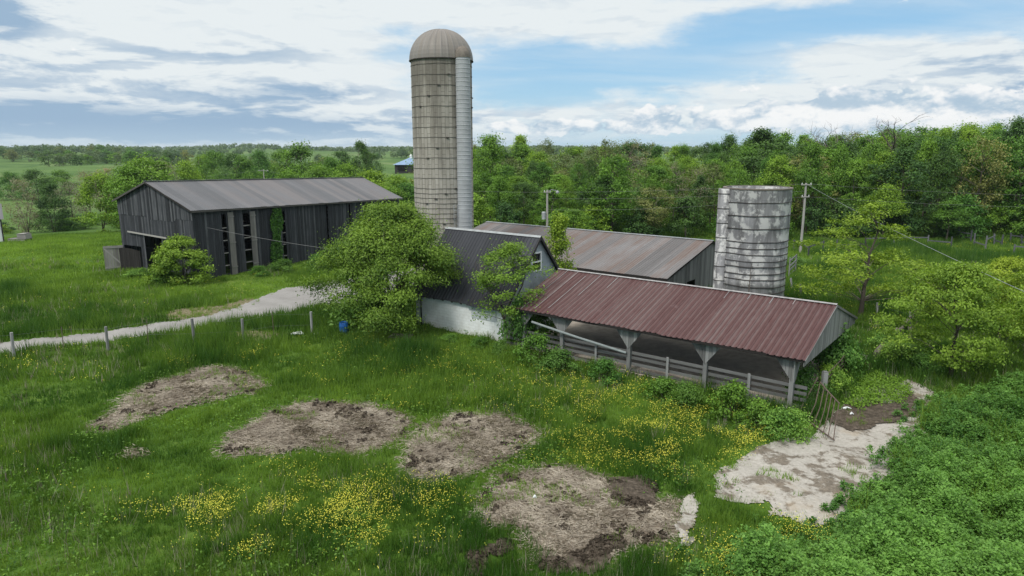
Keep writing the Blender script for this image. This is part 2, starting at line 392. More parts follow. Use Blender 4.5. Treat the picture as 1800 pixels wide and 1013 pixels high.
# ------------------------------------------------------------------ mesh builders
def V3(*a): return np.array(a, float)
class MB:
    """collects shapes; build() links them as ONE mesh object"""
    def __init__(s): s.V, s.F, s.U, s.T, s.M = [], [], [], [], []
    def face(s, idx, uv, mi=0): s.F.append(idx); s.U.append(uv); s.M.append(mi)
    def poly(s, pts, uv=None, t=.5, mi=0):
        n = len(s.V); s.V += [tuple(p) for p in pts]; s.T += [t] * len(pts)
        if uv is None:
            p0 = np.array(pts[0]); e = np.array(pts[1]) - p0; e /= (np.linalg.norm(e) + 1e-9)
            nn = np.cross(e, np.array(pts[2]) - p0); w = np.cross(nn, e); w /= (np.linalg.norm(w) + 1e-9)
            uv = [((np.array(q) - p0) @ e, (np.array(q) - p0) @ w) for q in pts]
        s.face(list(range(n, n + len(pts))), uv, mi)
    def hexa(s, b, tp, t=None, mi=0):
        """b: four bottom corners, tp: the four above them; v runs from bottom to top"""
        t = random.random() if t is None else t
        b = [np.array(x, float) for x in b]; tp = [np.array(x, float) for x in tp]
        ou, ov = random.random() * 20, random.random() * 20
        if np.dot(np.cross(b[1] - b[0], b[3] - b[0]), tp[0] - b[0]) < 0:
            b = [b[0], b[3], b[2], b[1]]; tp = [tp[0], tp[3], tp[2], tp[1]]
        n = len(s.V); s.V += [tuple(x) for x in b + tp]; s.T += [t] * 8
        u = ou
        for i in range(4):
            j = (i + 1) % 4; w = np.linalg.norm(b[j] - b[i])
            h0, h1 = np.linalg.norm(tp[i] - b[i]), np.linalg.norm(tp[j] - b[j])
            s.face([n + i, n + j, n + 4 + j, n + 4 + i], [(u, ov), (u + w, ov), (u + w, ov + h1), (u, ov + h0)], mi); u += w
        w, d = np.linalg.norm(b[1] - b[0]), np.linalg.norm(b[3] - b[0])
        q = [(ou, ov), (ou + w, ov), (ou + w, ov + d), (ou, ov + d)]
        s.face([n + 3, n + 2, n + 1, n], q[::-1], mi); s.face([n + 4, n + 5, n + 6, n + 7], q, mi)
    def box(s, o, ex, ey, ez, t=None, mi=0):
        es = sorted([np.array(e, float) for e in (ex, ey, ez)], key=lambda e: np.linalg.norm(e)); o = np.array(o, float)
        x, y, z = es
        s.hexa([o, o + x, o + x + y, o + y], [o + z, o + x + z, o + x + y + z, o + y + z], t, mi)
    def bar(s, p, q, w, h=None, t=None, up=(0, 0, 1), mi=0):
        """square bar from p to q"""
        h = h or w; p, q = np.array(p, float), np.array(q, float); d = (q - p) / np.linalg.norm(q - p)
        x = np.cross(np.array(up, float), d)
        if np.linalg.norm(x) < 1e-3: x = np.cross((1., 0, 0), d)
        x /= np.linalg.norm(x); y = np.cross(d, x)
        x, y = x * w / 2, y * h / 2
        s.hexa([p - x - y, p + x - y, p + x + y, p - x + y], [q - x - y, q + x - y, q + x + y, q - x + y], t, mi)
    def tube(s, pts, rad, n=8, t=.5, cap=True, mi=0):
        pts = [np.array(p, float) for p in pts]
        if not hasattr(rad, '__len__'): rad = [rad] * len(pts)
        base = len(s.V); v = 0.0; ref = np.array((.3, .9, .2)); ref /= np.linalg.norm(ref); vs = []
        for i, p in enumerate(pts):
            d = pts[min(i + 1, len(pts) - 1)] - pts[max(i - 1, 0)]; d /= (np.linalg.norm(d) + 1e-9)
            x = np.cross(ref, d)
            if np.linalg.norm(x) < .05: x = np.cross((0, 0, 1.), d)
            x /= np.linalg.norm(x); y = np.cross(d, x)
            for k in range(n):
                a = 2 * math.pi * k / n
                s.V.append(tuple(p + rad[i] * (math.cos(a) * x + math.sin(a) * y))); s.T.append(t)
            if i: v += np.linalg.norm(p - pts[i - 1])
            vs.append(v)
        for i in range(len(pts) - 1):
            for k in range(n):
                k2 = (k + 1) % n; c = 2 * math.pi * rad[i] / n
                s.face([base + i * n + k, base + i * n + k2, base + (i + 1) * n + k2, base + (i + 1) * n + k],
                       [(k * c, vs[i]), ((k + 1) * c, vs[i]), ((k + 1) * c, vs[i + 1]), (k * c, vs[i + 1])], mi)
        if cap:
            s.face([base + k for k in range(n)][::-1], [(0, 0)] * n, mi)
            e = base + (len(pts) - 1) * n
            s.face([e + k for k in range(n)], [(0, 0)] * n, mi)
    def lathe(s, c, prof, n=48, t=.5, a0=0.0, a1=2 * math.pi, mi=0):
        """prof: (radius, z) list, swept round the vertical axis at c; uv in metres"""
        base = len(s.V); full = abs(a1 - a0 - 2 * math.pi) < 1e-6; m = n + 1
        R = max(p[0] for p in prof); v = 0.0
        for i, (r, z) in enumerate(prof):
            for k in range(m):
                a = a0 + (a1 - a0) * k / n
                s.V.append((c[0] + r * math.cos(a), c[1] + r * math.sin(a), c[2] + z)); s.T.append(t)
        vs = [0.0]
        for i in range(1, len(prof)): vs.append(vs[-1] + math.hypot(prof[i][0] - prof[i - 1][0], prof[i][1] - prof[i - 1][1]))
        for i in range(len(prof) - 1):
            for k in range(n):
                u0, u1 = R * (a0 + (a1 - a0) * k / n), R * (a0 + (a1 - a0) * (k + 1) / n)
                s.face([base + i * m + k, base + i * m + k + 1, base + (i + 1) * m + k + 1, base + (i + 1) * m + k],
                       [(u0, vs[i]), (u1, vs[i]), (u1, vs[i + 1]), (u0, vs[i + 1])], mi)
    def build(s, name, mats, parent=None, smooth=False):
        V = np.array(s.V, float)
        o = new_obj(name, V, s.F, mats, parent)
        me = o.data
        uv = me.uv_layers.new(name="UVMap")
        flat = np.array([c for f in s.U for c in f], 'f4').ravel()
        uv.data.foreach_set('uv', flat)
        at = me.attributes.new('tint', 'FLOAT', 'POINT')
        at.data.foreach_set('value', np.array(s.T, 'f4'))
        if any(s.M): me.polygons.foreach_set('material_index', s.M)
        if smooth: me.polygons.foreach_set('use_smooth', [True] * len(me.polygons))
        return o

def world_loc(o):
    p = np.zeros(3)
    while o is not None: p += np.array(o.location); o = o.parent
    return p
def new_obj(name, V, F, mats, parent):
    me = bpy.data.meshes.new(name)
    if parent is not None: V = V - world_loc(parent)
    me.from_pydata([tuple(v) for v in V], [], F)
    for m in (mats if isinstance(mats, (list, tuple)) else [mats]): me.materials.append(MATS[m])
    o = bpy.data.objects.new(name, me); COL.objects.link(o)
    if parent is not None: o.parent = parent
    return o
def fast_mesh(name, V, k, mat, tint_v, faces=None):
    """V: (n,3) with every k consecutive vertices one face"""
    me = bpy.data.meshes.new(name); n = len(V)
    me.vertices.add(n); me.vertices.foreach_set('co', V.astype('f4').ravel())
    idx = np.arange(n, dtype='i4') if faces is None else faces.astype('i4').ravel()
    me.loops.add(len(idx)); me.loops.foreach_set('vertex_index', idx)
    nf = len(idx) // k
    me.polygons.add(nf); me.polygons.foreach_set('loop_start', np.arange(0, len(idx), k, dtype='i4'))
    me.update(calc_edges=True)
    at = me.attributes.new('tint', 'FLOAT', 'POINT'); at.data.foreach_set('value', np.clip(tint_v, 0, 1).astype('f4'))
    me.materials.append(MATS[mat]); return me
def link(name, me, parent=None, loc=None):
    o = bpy.data.objects.new(name, me); COL.objects.link(o)
    if parent is not None: o.parent = parent
    if loc is not None: o.location = loc
    return o
def tag(o, label=None, cat=None, group=None, kind=None):
    if label: o['label'] = label
    if cat: o['category'] = cat
    if group: o['group'] = group
    if kind: o['kind'] = kind
    return o
def thing(name, loc, label, cat, group=None):
    o = bpy.data.objects.new(name, None); o.empty_display_size = .3
    COL.objects.link(o); o.location = loc
    return tag(o, label, cat, group)
def part(o, label): o['label'] = label; return o

# ------------------------------------------------------------------ pixel of the photo -> ray
def ray(px, py):
    u, v = px - 900.0, py - 506.5
    return np.array((u, FPX * math.cos(PITCH) - v * math.sin(PITCH), -(FPX * math.sin(PITCH) + v * math.cos(PITCH))))
CAMP = np.array((0, 0, CAM_H))
def on_z(px, py, z=0.0):
    r = ray(px, py); return CAMP + r * ((z - CAM_H) / r[2])
def on_Y(px, py, Y):
    r = ray(px, py); return CAMP + r * (Y / r[1])
def on_plane(px, py, o, n):
    r = ray(px, py); n = np.array(n, float); return CAMP + r * (np.dot(np.array(o) - CAMP, n) / np.dot(r, n))

# ------------------------------------------------------------------ terrain
def sstep(x, a, b):
    t = np.clip((x - a) / (b - a), 0, 1); return t * t * (3 - 2 * t)
def terr(x, y):
    x, y = np.asarray(x, float), np.asarray(y, float)
    d = np.hypot(x, y); an = np.arctan2(x, np.maximum(y, 1e-3))
    left = sstep(-an, .10, .34)
    vl = np.interp(d, [0, 105, 150, 190, 300, 420, 600, 900, 1500, 2500, 12000], [0, 0, -3.5, -6, -6, -4, -1.0, 2.5, 8.5, 9.5, 9.5])
    vr = np.interp(d, [0, 250, 500, 1500, 12000], [0, 0, 1, 8.5, 9.5])
    z = vl * left + vr * (1 - left)
    amp = np.clip((d - 220) / 300, 0, 1) * np.where(d > 1800, .5, 1) * (.5 + .9 * left)
    z = z + amp * (2.6 * np.sin(x / 95 + 1.1) * np.cos(y / 120 + .4) + 1.7 * np.sin(x / 52 + y / 80 + .5))
    near = np.clip((130 - d) / 60, 0, 1)
    z = z + near * .07 * (np.sin(x * .9 + 1.3 * np.sin(y * .5)) * np.cos(y * .8 + .6) + .6 * np.sin(x * 2.1 + y * 1.7))
    z = z + 3.2 * np.exp(-(((x + 55) / 35) ** 2 + ((y - 300) / 40) ** 2))
    return z
def T(x, y): return float(terr(x, y))
def gp(px, py):
    """point of the terrain under a pixel of the photo"""
    p = on_z(px, py, 0.0)
    for _ in range(6):
        p = on_z(px, py, T(p[0], p[1]))
    return np.array((p[0], p[1], T(p[0], p[1])))

rr = np.concatenate(([0, 3, 6, 9], np.arange(11, 72, .55), 72 * 1.022 ** np.arange(0, 220)))
rr = rr[rr < 9000]
na = 300
aa = np.linspace(0, 2 * math.pi, na, endpoint=False)
# finer where the view points
aa = np.sort(np.concatenate((np.linspace(-.85, .85, 230), np.linspace(.86, 2 * math.pi - .86, 90))))
na = len(aa)
X = np.outer(rr, np.sin(aa)); Y = np.outer(rr, np.cos(aa)); Z = terr(X, Y)
V = np.stack((X, Y, Z), -1).reshape(-1, 3)
i, j = np.meshgrid(np.arange(1, len(rr) - 1), np.arange(na), indexing='ij'); j2 = (j + 1) % na
F = np.stack((i * na + j, i * na + j2, (i + 1) * na + j2, (i + 1) * na + j), -1).reshape(-1, 4)
F = np.concatenate((F, np.stack((0 * na + np.arange(na), 0 * na + (np.arange(na) + 1) % na, na + (np.arange(na) + 1) % na, na + np.arange(na)), -1)))
me = fast_mesh('ground', V, 4, 'ground_grass', np.full(len(V), .5), F)
me.polygons.foreach_set('use_smooth', np.ones(len(me.polygons), bool))
tag(link('ground', me), kind='structure')

# ------------------------------------------------------------------ polygons on the ground
def inside(P, x, y):
    x, y = np.asarray(x, float), np.asarray(y, float); c = np.zeros(x.shape, bool); n = len(P)
    for a in range(n):
        x0, y0 = P[a]; x1, y1 = P[(a + 1) % n]
        if y0 == y1: continue
        k = ((y0 > y) != (y1 > y)) & (x < (x1 - x0) * (y - y0) / (y1 - y0) + x0); c ^= k
    return c
_H = np.random.default_rng(11).random(65536)
def vnoise(x, y, seed=0):
    x, y = np.asarray(x, float), np.asarray(y, float)
    xi, yi = np.floor(x).astype('i8'), np.floor(y).astype('i8'); fx, fy = x - xi, y - yi
    fx, fy = fx * fx * (3 - 2 * fx), fy * fy * (3 - 2 * fy)
    h = lambda a, b: _H[((a * 73856093) ^ (b * 19349663) ^ (seed * 83492791)) & 65535]
    return (h(xi, yi) * (1 - fx) + h(xi + 1, yi) * fx) * (1 - fy) + (h(xi, yi + 1) * (1 - fx) + h(xi + 1, yi + 1) * fx) * fy
def fbm(x, y, seed=0, o=4):
    r, a, t = 0.0, 1.0, 0.0
    for k in range(o):
        r = r + a * vnoise(x * 2 ** k, y * 2 ** k, seed + k); t += a; a *= .55
    return r / t
def wob(x, y, s=1.0):
    return (3.0 * (fbm(x / s * .8, y / s * .8, 3, 4) - .5), 3.0 * (fbm(x / s * .8, y / s * .8, 23, 4) - .5))
MASKS = {}
def gpoly(pts): return [tuple(gp(*p)[:2]) for p in pts]
def in_mask(name, x, y):
    P, amp, s = MASKS[name]; wx, wy = wob(x, y, s); return inside(P, x + amp * wx, y + amp * wy)
def sheet(name, key, cell, zoff, mat, mound=0.0, holes=()):
    P, amp, s = MASKS[key]; A = np.array(P)
    x0, y0 = A.min(0) - 1; x1, y1 = A.max(0) + 1
    gx, gy = np.arange(x0, x1, cell), np.arange(y0, y1, cell)
    GX, GY = np.meshgrid(gx, gy, indexing='ij')
    ins = in_mask(key, GX + cell / 2, GY + cell / 2)
    for h in holes: ins &= ~in_mask(h, GX + cell / 2, GY + cell / 2)
    ins = ins[:-1, :-1]
    ctr = A.mean(0); rad = np.abs(A - ctr).max(0)
    dome = np.clip(1 - ((GX - ctr[0]) / rad[0]) ** 2 - ((GY - ctr[1]) / rad[1]) ** 2, 0, 1)
    wx, _ = wob(GX, GY, .6)
    ZZ = terr(GX, GY) + zoff + mound * dome + mound * .15 * wx * dome
    n = len(gy); I, J = np.nonzero(ins)
    F = np.stack((I * n + J, (I + 1) * n + J, (I + 1) * n + J + 1, I * n + J + 1), -1)
    VV = np.stack((GX, GY, ZZ), -1).reshape(-1, 3)
    used, inv = np.unique(F.ravel(), return_inverse=True)
    me = fast_mesh(name, VV[used], 4, mat, np.full(len(used), .5), inv.reshape(-1, 4))
    me.polygons.foreach_set('use_smooth', np.ones(len(me.polygons), bool))
    return tag(link(name, me), kind='structure')

MASKS['straw1'] = (gpoly([(160, 752), (215, 715), (230, 692), (300, 665), (340, 648), (400, 646), (425, 655), (462, 672), (455, 692), (400, 702), (330, 715), (280, 728), (215, 758), (180, 758)]), .35, 1.0)
MASKS['straw2'] = (gpoly([(385, 795), (420, 760), (470, 725), (520, 712), (600, 710), (680, 718), (712, 740), (712, 770), (670, 790), (620, 798), (540, 790), (470, 797), (420, 797)]), .3, 1.0)
MASKS['straw3'] = (gpoly([(715, 810), (720, 780), (760, 745), (800, 730), (890, 728), (948, 758), (920, 790), (870, 818), (810, 838), (750, 838)]), .3, 1.0)
MASKS['straw4'] = (gpoly([(838, 905), (850, 868), (890, 840), (960, 820), (1030, 832), (1075, 850), (1110, 880), (1190, 880), (1200, 930), (1150, 955), (1090, 975), (1020, 998), (960, 985), (930, 940), (850, 925)]), .3, 1.0)
MASKS['mud1'] = (gpoly([(1065, 880), (1075, 845), (1110, 838), (1150, 855), (1160, 880), (1110, 895)]), .25, .7)
MASKS['mud2'] = (gpoly([(950, 990), (1000, 978), (1050, 958), (1090, 945), (1100, 970), (1050, 1000), (990, 1008)]), .35, .6)
MASKS['mud3'] = (gpoly([(825, 985), (840, 965), (890, 955), (900, 975), (860, 990), (850, 1010), (832, 1013)]), .35, .6)
MASKS['pad'] = (gpoly([(1256, 838), (1300, 806), (1360, 780), (1420, 768), (1450, 745), (1475, 720), (1500, 705), (1520, 690), (1600, 668), (1640, 690), (1625, 760), (1600, 850), (1520, 930), (1420, 925), (1370, 905), (1340, 905), (1352, 884), (1310, 888), (1262, 878)]), .24, .7)
MASKS['pad2'] = (gpoly([(1186, 945), (1190, 890), (1215, 868), (1226, 890), (1222, 925), (1205, 945)]), .26, .55)
MASKS['pad3'] = (gpoly([(1195, 965), (1200, 945), (1218, 948), (1214, 962)]), .08, .3)
MASKS['moss'] = (gpoly([(1490, 712), (1500, 680), (1530, 655), (1570, 665), (1600, 680), (1590, 705), (1540, 715), (1510, 725)]), .15, .6)
MASKS['earth1'] = (gpoly([(250, 562), (300, 548), (380, 538), (440, 525), (470, 528), (420, 550), (330, 562)]), .5, 1.2)
MASKS['earth2'] = (gpoly([(380, 600), (400, 585), (440, 580), (520, 585), (470, 597), (420, 603)]), .4, 1.0)
sheet('straw_patch', 'straw1', .14, .015, 'straw_ground', .09)
sheet('straw_patch', 'straw2', .14, .015, 'straw_ground', .09)
sheet('straw_patch', 'straw3', .14, .015, 'straw_ground', .09)
sheet('straw_patch', 'straw4', .14, .015, 'straw_ground', .09)
sheet('mud_patch', 'mud1', .10, .09, 'mud', .08)
sheet('mud_patch', 'mud2', .10, .06, 'mud', .08)
sheet('mud_patch', 'mud3', .10, .03, 'mud', .08)
sheet('concrete_pad', 'pad', .09, .05, 'pad_concrete')
MASKS['mud4'] = (gpoly([(1452, 742), (1478, 724), (1500, 708), (1560, 712), (1606, 688), (1612, 735), (1575, 742), (1530, 752), (1500, 762), (1470, 752)]), .35, .7)
sheet('mud_patch', 'mud4', .08, .056, 'mud', .05)
sheet('concrete_pad', 'pad2', .07, .08, 'pad_concrete')
sheet('concrete_pad', 'pad3', .07, .06, 'pad_concrete')
sheet('worn_earth', 'earth1', .2, .02, 'worn_earth', 0)
sheet('worn_earth', 'earth2', .2, .02, 'worn_earth', 0)

# driveway: its two edges followed in the photo, then on behind the bushy tree
edge_far = [(-60, 611), (0, 603), (100, 594), (200, 581), (300, 566), (385, 550), (440, 530), (490, 511), (530, 503)]
edge_near = [(-60, 634), (0, 623), (100, 611), (200, 600), (300, 585), (385, 572), (450, 560), (520, 547), (570, 538)]
pf = [gp(*p)[:2] for p in edge_far]; pn = [gp(*p)[:2] for p in edge_near]
pf += [np.array((-16.2, 62.5)), np.array((-13, 66)), np.array((-9, 70)), np.array((-5, 76))]
pn += [np.array((-11.5, 53.5)), np.array((-10.2, 57)), np.array((-7.5, 63)), np.array((-3, 70))]
MASKS['drive'] = ([tuple(p) for p in pf] + [tuple(p) for p in pn[::-1]], .12, .5)
sheet('driveway', 'drive', .2, .03, 'gravel')

# ------------------------------------------------------------------ building helpers
class Frame:
    def __init__(s, o, a): s.o = np.array((*o, 0.0)); s.a = np.array((a[0], a[1], 0.0)); s.b = np.array((-a[1], a[0], 0.0)); s.flip = 1
    def P(s, u, v, z): return s.o + s.a * u + s.b * v * s.flip + np.array((0, 0, z))
    def uv(s, p): d = np.array(p) - s.o; return d @ s.a, (d @ s.b) * s.flip, p[2]
    def hit_v(s, px, py, v):
        return s.uv(on_plane(px, py, s.P(0, v, 0), s.b))
    def hit_u(s, px, py, u):
        return s.uv(on_plane(px, py, s.P(u, 0, 0), s.a))

def planks(mb, pt, x0, x1, zbot, ztop, width=.22, thick=.025, gap=.012, holes=(), rag=.0, miss=0.0, tlo=0.0, thi=1.0):
    """vertical boards; pt(x, depth, z) gives the point; zbot/ztop functions of x"""
    x = x0
    while x < x1 - .02:
        w = min(width * random.uniform(.8, 1.2), x1 - x); xa, xb = x + gap / 2, x + w - gap / 2
        x += w
        if xb - xa < .02 or random.random() < miss: continue
        xm = (xa + xb) / 2; cuts = [(zbot, zbot, 0)]
        segs = []; lo = None
        hs = sorted([(h[2], h[3]) for h in holes if h[0] <= xm <= h[1]])
        cur = ('b', None)
        za, zb = zbot(xa) - rag * random.random(), None
        start = (zbot(xa) - rag * random.random(), zbot(xb) - rag * random.random())
        for h0, h1 in hs:
            if h0 > start[0] + .03: segs.append((start, (h0, h0)))
            start = (h1, h1)
        end = (ztop(xa), ztop(xb))
        if end[0] > start[0] + .02 or end[1] > start[1] + .02: segs.append((start, end))
        t = random.uniform(tlo, thi); d = random.uniform(-.006, .006)
        for (s0, s1), (e0, e1) in segs:
            mb.hexa([pt(xa, d, s0), pt(xb, d, s1), pt(xb, d + thick, s1), pt(xa, d + thick, s0)],
                    [pt(xa, d, max(e0, s0 + .004)), pt(xb, d, max(e1, s1 + .004)), pt(xb, d + thick, max(e1, s1 + .004)), pt(xa, d + thick, max(e0, s0 + .004))], t)

def ribbed(mb, e0, e1, r0, r1, pitch=.3, h=.03, rows=5, panel=3, wav=.012, thick=.02, ragged=.05):
    """ribbed metal sheet between an eave line e0-e1 and a ridge line r0-r1"""
    e0, e1, r0, r1 = [np.array(x, float) for x in (e0, e1, r0, r1)]
    L = np.linalg.norm(e1 - e0); S = np.linalg.norm(r0 - e0); n = max(2, int(L / pitch))
    up = np.cross(e1 - e0, r0 - e0); up /= np.linalg.norm(up)
    if up[2] < 0: up = -up
    prof = [(0, 0), (.34, 0), (.44, h), (.56, h), (.66, 0)]
    cols = [((k + f) / n, hh, k) for k in range(n) for f, hh in prof] + [(1.0, 0, n - 1)]
    tp = {}; rg = {}
    base = len(mb.V); m = len(cols)
    for k in range(n):
        q = k // panel
        if q not in tp: tp[q] = random.random(); rg[q] = random.uniform(-ragged, ragged)
    for i in range(rows + 1):
        v = i / rows
        for f, hh, k in cols:
            q = k // panel
            vv = v + (rg[q] / S if i == 0 else 0)
            p = (e0 * (1 - f) + e1 * f) * (1 - vv) + (r0 * (1 - f) + r1 * f) * vv
            w = wav * (math.sin(f * L * 1.3 + v * 5 + q) + .6 * math.sin(f * L * .5 + v * 9)) if 0 < i < rows else 0
            mb.V.append(tuple(p + up * (hh + w))); mb.T.append(tp[q])
    for i in range(rows):
        for c in range(m - 1):
            u0, u1 = cols[c][0] * L, cols[c + 1][0] * L
            v0, v1 = i / rows * S, (i + 1) / rows * S
            mb.face([base + i * m + c, base + i * m + c + 1, base + (i + 1) * m + c + 1, base + (i + 1) * m + c], [(u0, v0), (u1, v0), (u1, v1), (u0, v1)])

# =================================================================== dark barn
BF = Frame((-29.15, 62.14), (math.cos(1.045), math.sin(1.045)))
BW, BL, BH, BH2, BR, BRF, BDZ = 12.44, 30.2, 6.49, 7.0, 8.98, .535, -.022
def bz(t, s):
    r = BW * BRF
    z = BH + (BR - BH) * t / r if t < r else BR + (BH2 - BR) * (t - r) / (BW - r)
    return z + BDZ * s
barn = thing('tobacco_barn', tuple(BF.P(0, 0, 0) + np.array((0, 0, T(*BF.P(0, 0, 0)[:2])))), 'long dark weathered plank barn with grey metal gable roof and tall open side vents', 'barn')
si, ti = .35, .4
def q2(px, py): r = BF.hit_v(px, py, ti); return r[0], r[2]
vents = []
for (xa, xb, yt, yb) in ((387, 397.5, 377, 492), (427.5, 437, 375, 478), (493, 501.5, 371.5, 474), (640, 648.5, 361, 392)):
    s0, z1 = q2(xa, yt); s1, _ = q2(xb, yt); z0 = max(.15, q2((xa + xb) / 2 + 5, yb)[1])
    vents.append((s0, s1, z0 if z0 < 3.6 else z0, z1))
mb = MB()
ptS = lambda x, d, z: BF.P(x, ti + .02 - d, z)
grd = lambda x: -.55
holes = vents
planks(mb, ptS, si, BL - si, lambda x: -.5 + .55 * 0, lambda x: bz(ti, x) - .06, .24, holes=holes, gap=.022, thi=.62, miss=.006)
part(mb.build('wall', 'barn_wood', barn), 'dark plank side wall with tall vent openings')
# gable front
def q3(px, py): r = BF.hit_u(px, py, si); return r[1], r[2]
d1 = (q3(285, 420)[0], q3(253.5, 420)[0], -.3, q3(270, 416)[1])
d2 = (q3(249, 440)[0], q3(219, 440)[0], -.3, q3(233, 432)[1])
mb = MB()
ptG = lambda x, d, z: BF.P(si + .02 - d, x, z)
def two_course(mb, holes):
    planks(mb, ptG, ti, BW - ti, lambda x: -.5, lambda x: 5.6 + .05 * math.sin(x * 9), .24, holes=holes, gap=.018, thi=.65)
    pt2 = lambda x, d, z: BF.P(si + .02 - d - .028, x, z)
    planks(mb, pt2, ti - .02, BW - ti + .02, lambda x: 5.35 + .3 * (x > 7.3) + .25 * (x < 3), lambda x: bz(x, si) - .06, .22, gap=.018, thi=.7, rag=.06)
two_course(mb, [d1, d2])
part(mb.build('wall', 'barn_wood', barn), 'dark plank gable wall with door openings')
mb = MB()
planks(mb, lambda x, d, z: BF.P(BL - si - .02 + d, x, z), ti, BW - ti, lambda x: -1.2, lambda x: bz(x, BL) - .06, .3)
planks(mb, lambda x, d, z: BF.P(x, BW - ti - .02 + d, z), si, BL - si, lambda x: -1.2, lambda x: bz(BW - ti, x) - .06, .3)
mb.build('wall', 'barn_wood', barn)
mb = MB()
ribbed(mb, BF.P(0, 0, BH), BF.P(BL, 0, BH + BDZ * BL), BF.P(0, BW * BRF, BR), BF.P(BL, BW * BRF, BR + BDZ * BL), .26, .022, 8, 3, .02)
ribbed(mb, BF.P(0, BW, BH2), BF.P(BL, BW, BH2 + BDZ * BL), BF.P(0, BW * BRF, BR), BF.P(BL, BW * BRF, BR + BDZ * BL), .26, .022, 6, 3, .02)
mb.build('roof', 'barn_roof', barn)
mb = MB()
mb.bar(BF.P(-.02, BW * BRF, BR + .05), BF.P(BL, BW * BRF, BR + BDZ * BL + .05), .32, .05)
mb.build('ridge_cap', 'barn_roof', barn)
mb = MB()
mb.bar(BF.P(0.02, .02, BH - .09), BF.P(0.02, BW * BRF, BR - .09), .04, .16); mb.bar(BF.P(0.02, BW - .02, BH2 - .09), BF.P(.02, BW * BRF, BR - .09), .04, .16)
mb.bar(BF.P(.05, .04, BH - .1), BF.P(BL, .04, BH - .1 + BDZ * BL), .05, .14)
mb.build('fascia', 'dark_wood', barn)
for (s0, s1, z0, z1) in vents:
    for zk in np.arange(max(.9, z0 + .3), z1 - .2, 1.22):
        mb = MB(); mb.bar(BF.P(s0 - .3, ti + .12, zk), BF.P(s1 + .3, ti + .12, zk), .16, .07, .75); mb.build('girt', 'pale_wood', barn)
for (s0, s1, z0, z1), off in zip(vents[:2], (.09, .05)):
    mb = MB(); w = (s1 - s0) * .98
    planks(mb, lambda x, d, z: BF.P(s1 + off + x, ti - .06 - d - .06 * x, z), 0, w, lambda x: z0 - .25, lambda x: z1 + .12, .2, tlo=.05, thi=.5)
    for zk in (z0 + .5, z1 - .35, (z0 + z1) / 2): mb.box(BF.P(s1 + off, ti - .15, zk), BF.a * w, -BF.b * .03, V3(0, 0, .12), .5)
    part(mb.build('vent_door', 'pale_wood', barn), 'pale vent door folded back beside its opening')
# doors: leaf swung out past the corner, dark leaf ajar, header track
mb = MB()
hinge = BF.P(si - .05, d2[1] + .15, 0); hinge[2] = 0
ld = on_Y(185, 471, hinge[1] - .9); dirl = np.array((ld[0] - hinge[0], ld[1] - hinge[1], 0)); ln = np.linalg.norm(dirl[:2]); dirl /= ln
nl = np.array((dirl[1], -dirl[0], 0)); nl = nl * (1 if nl @ hinge > 0 else -1)
planks(mb, lambda x, d, z: hinge + dirl * x + nl * d + V3(0, 0, z), 0, ln, lambda x: .05, lambda x: d2[3] - .05, .22, rag=.1, tlo=.3, thi=.8)
lf = mb.build('door', 'pale_wood', barn); part(lf, 'grey plank door leaf swung open with diagonal brace')
mb = MB()
mb.bar(hinge + dirl * .05 + nl * -.02 + V3(0, 0, .35), hinge + dirl * (ln - .05) + nl * -.02 + V3(0, 0, d2[3] - .25), .03, .15, .9)
mb.bar(hinge + nl * -.03 + V3(0, 0, d2[3] - .22), hinge + dirl * ln + nl * -.03 + V3(0, 0, d2[3] - .2), .03, .16, .7)
mb.bar(hinge + nl * -.03 + V3(0, 0, .32), hinge + dirl * ln + nl * -.03 + V3(0, 0, .3), .03, .16, .7)
mb.build('brace', 'pale_wood', lf)
mb = MB()
t0 = d2[0] + .12; wd = (d2[1] - d2[0]) * .85
planks(mb, lambda x, d, z: BF.P(si - .10 - d - .25 * x, t0 + x, z), 0, wd, lambda x: -.2, lambda x: d2[3] - .45 + .25 * math.sin(min(1, x / wd) * 2.2), .22, thi=.3)
part(mb.build('door', 'dark_wood', barn), 'blackened door leaf standing ajar')
mb = MB()
ta, zb = q3(228, 408); tb, zc = q3(296, 420)
mb.box(BF.P(si - .16, tb, zc), BF.P(0, ta - tb, 0) - BF.P(0, 0, 0) + V3(0, 0, zb - zc), -BF.a * .08, V3(0, 0, .14), .95)
mb.build('door_track', 'pale_wood', barn)
# inner frame and a dark hay mow behind the openings
mb = MB()
for s in np.arange(2, BL, 4.0):
    for t in (3.2, 6.4, 9.4): mb.bar(BF.P(s, t, -.5), BF.P(s, t, bz(t, s) - .3), .2)
    for z in (2.2, 3.6, 5.0): mb.bar(BF.P(s, .5, z), BF.P(s, BW - .5, z), .1, .15)
mb.build('timber_frame', 'dark_wood', barn)
# hay bale inside the door
hb = BF.P(2.0, (d1[0] + d1[1]) / 2 - .25, 0)
bale = thing('hay_bale', (hb[0], hb[1], .0), 'big round brown hay bale just inside the dark barn doorway', 'hay bale')
mb = MB()
prof = [(0.0, -.7), (.6, -.7), (.85, -.66), (.95, -.5), (.97, 0), (.95, .5), (.85, .66), (.6, .7), (0, .7)]
axis = BF.b
n0 = len(mb.V)
for i, (r, h) in enumerate(prof):
    for k in range(25):
        a = 2 * math.pi * k / 24; rr_ = r * (1 + .03 * math.sin(7 * a + i))
        mb.V.append(tuple(hb + V3(0, 0, .97) + BF.b * h + BF.a * rr_ * math.cos(a) + V3(0, 0, rr_ * math.sin(a)))); mb.T.append(.5)
for i in range(len(prof) - 1):
    for k in range(24): mb.face([n0 + i * 25 + k, n0 + i * 25 + k + 1, n0 + (i + 1) * 25 + k + 1, n0 + (i + 1) * 25 + k], [(0, 0)] * 4)
mb.build('bale', 'hay', bale, True)

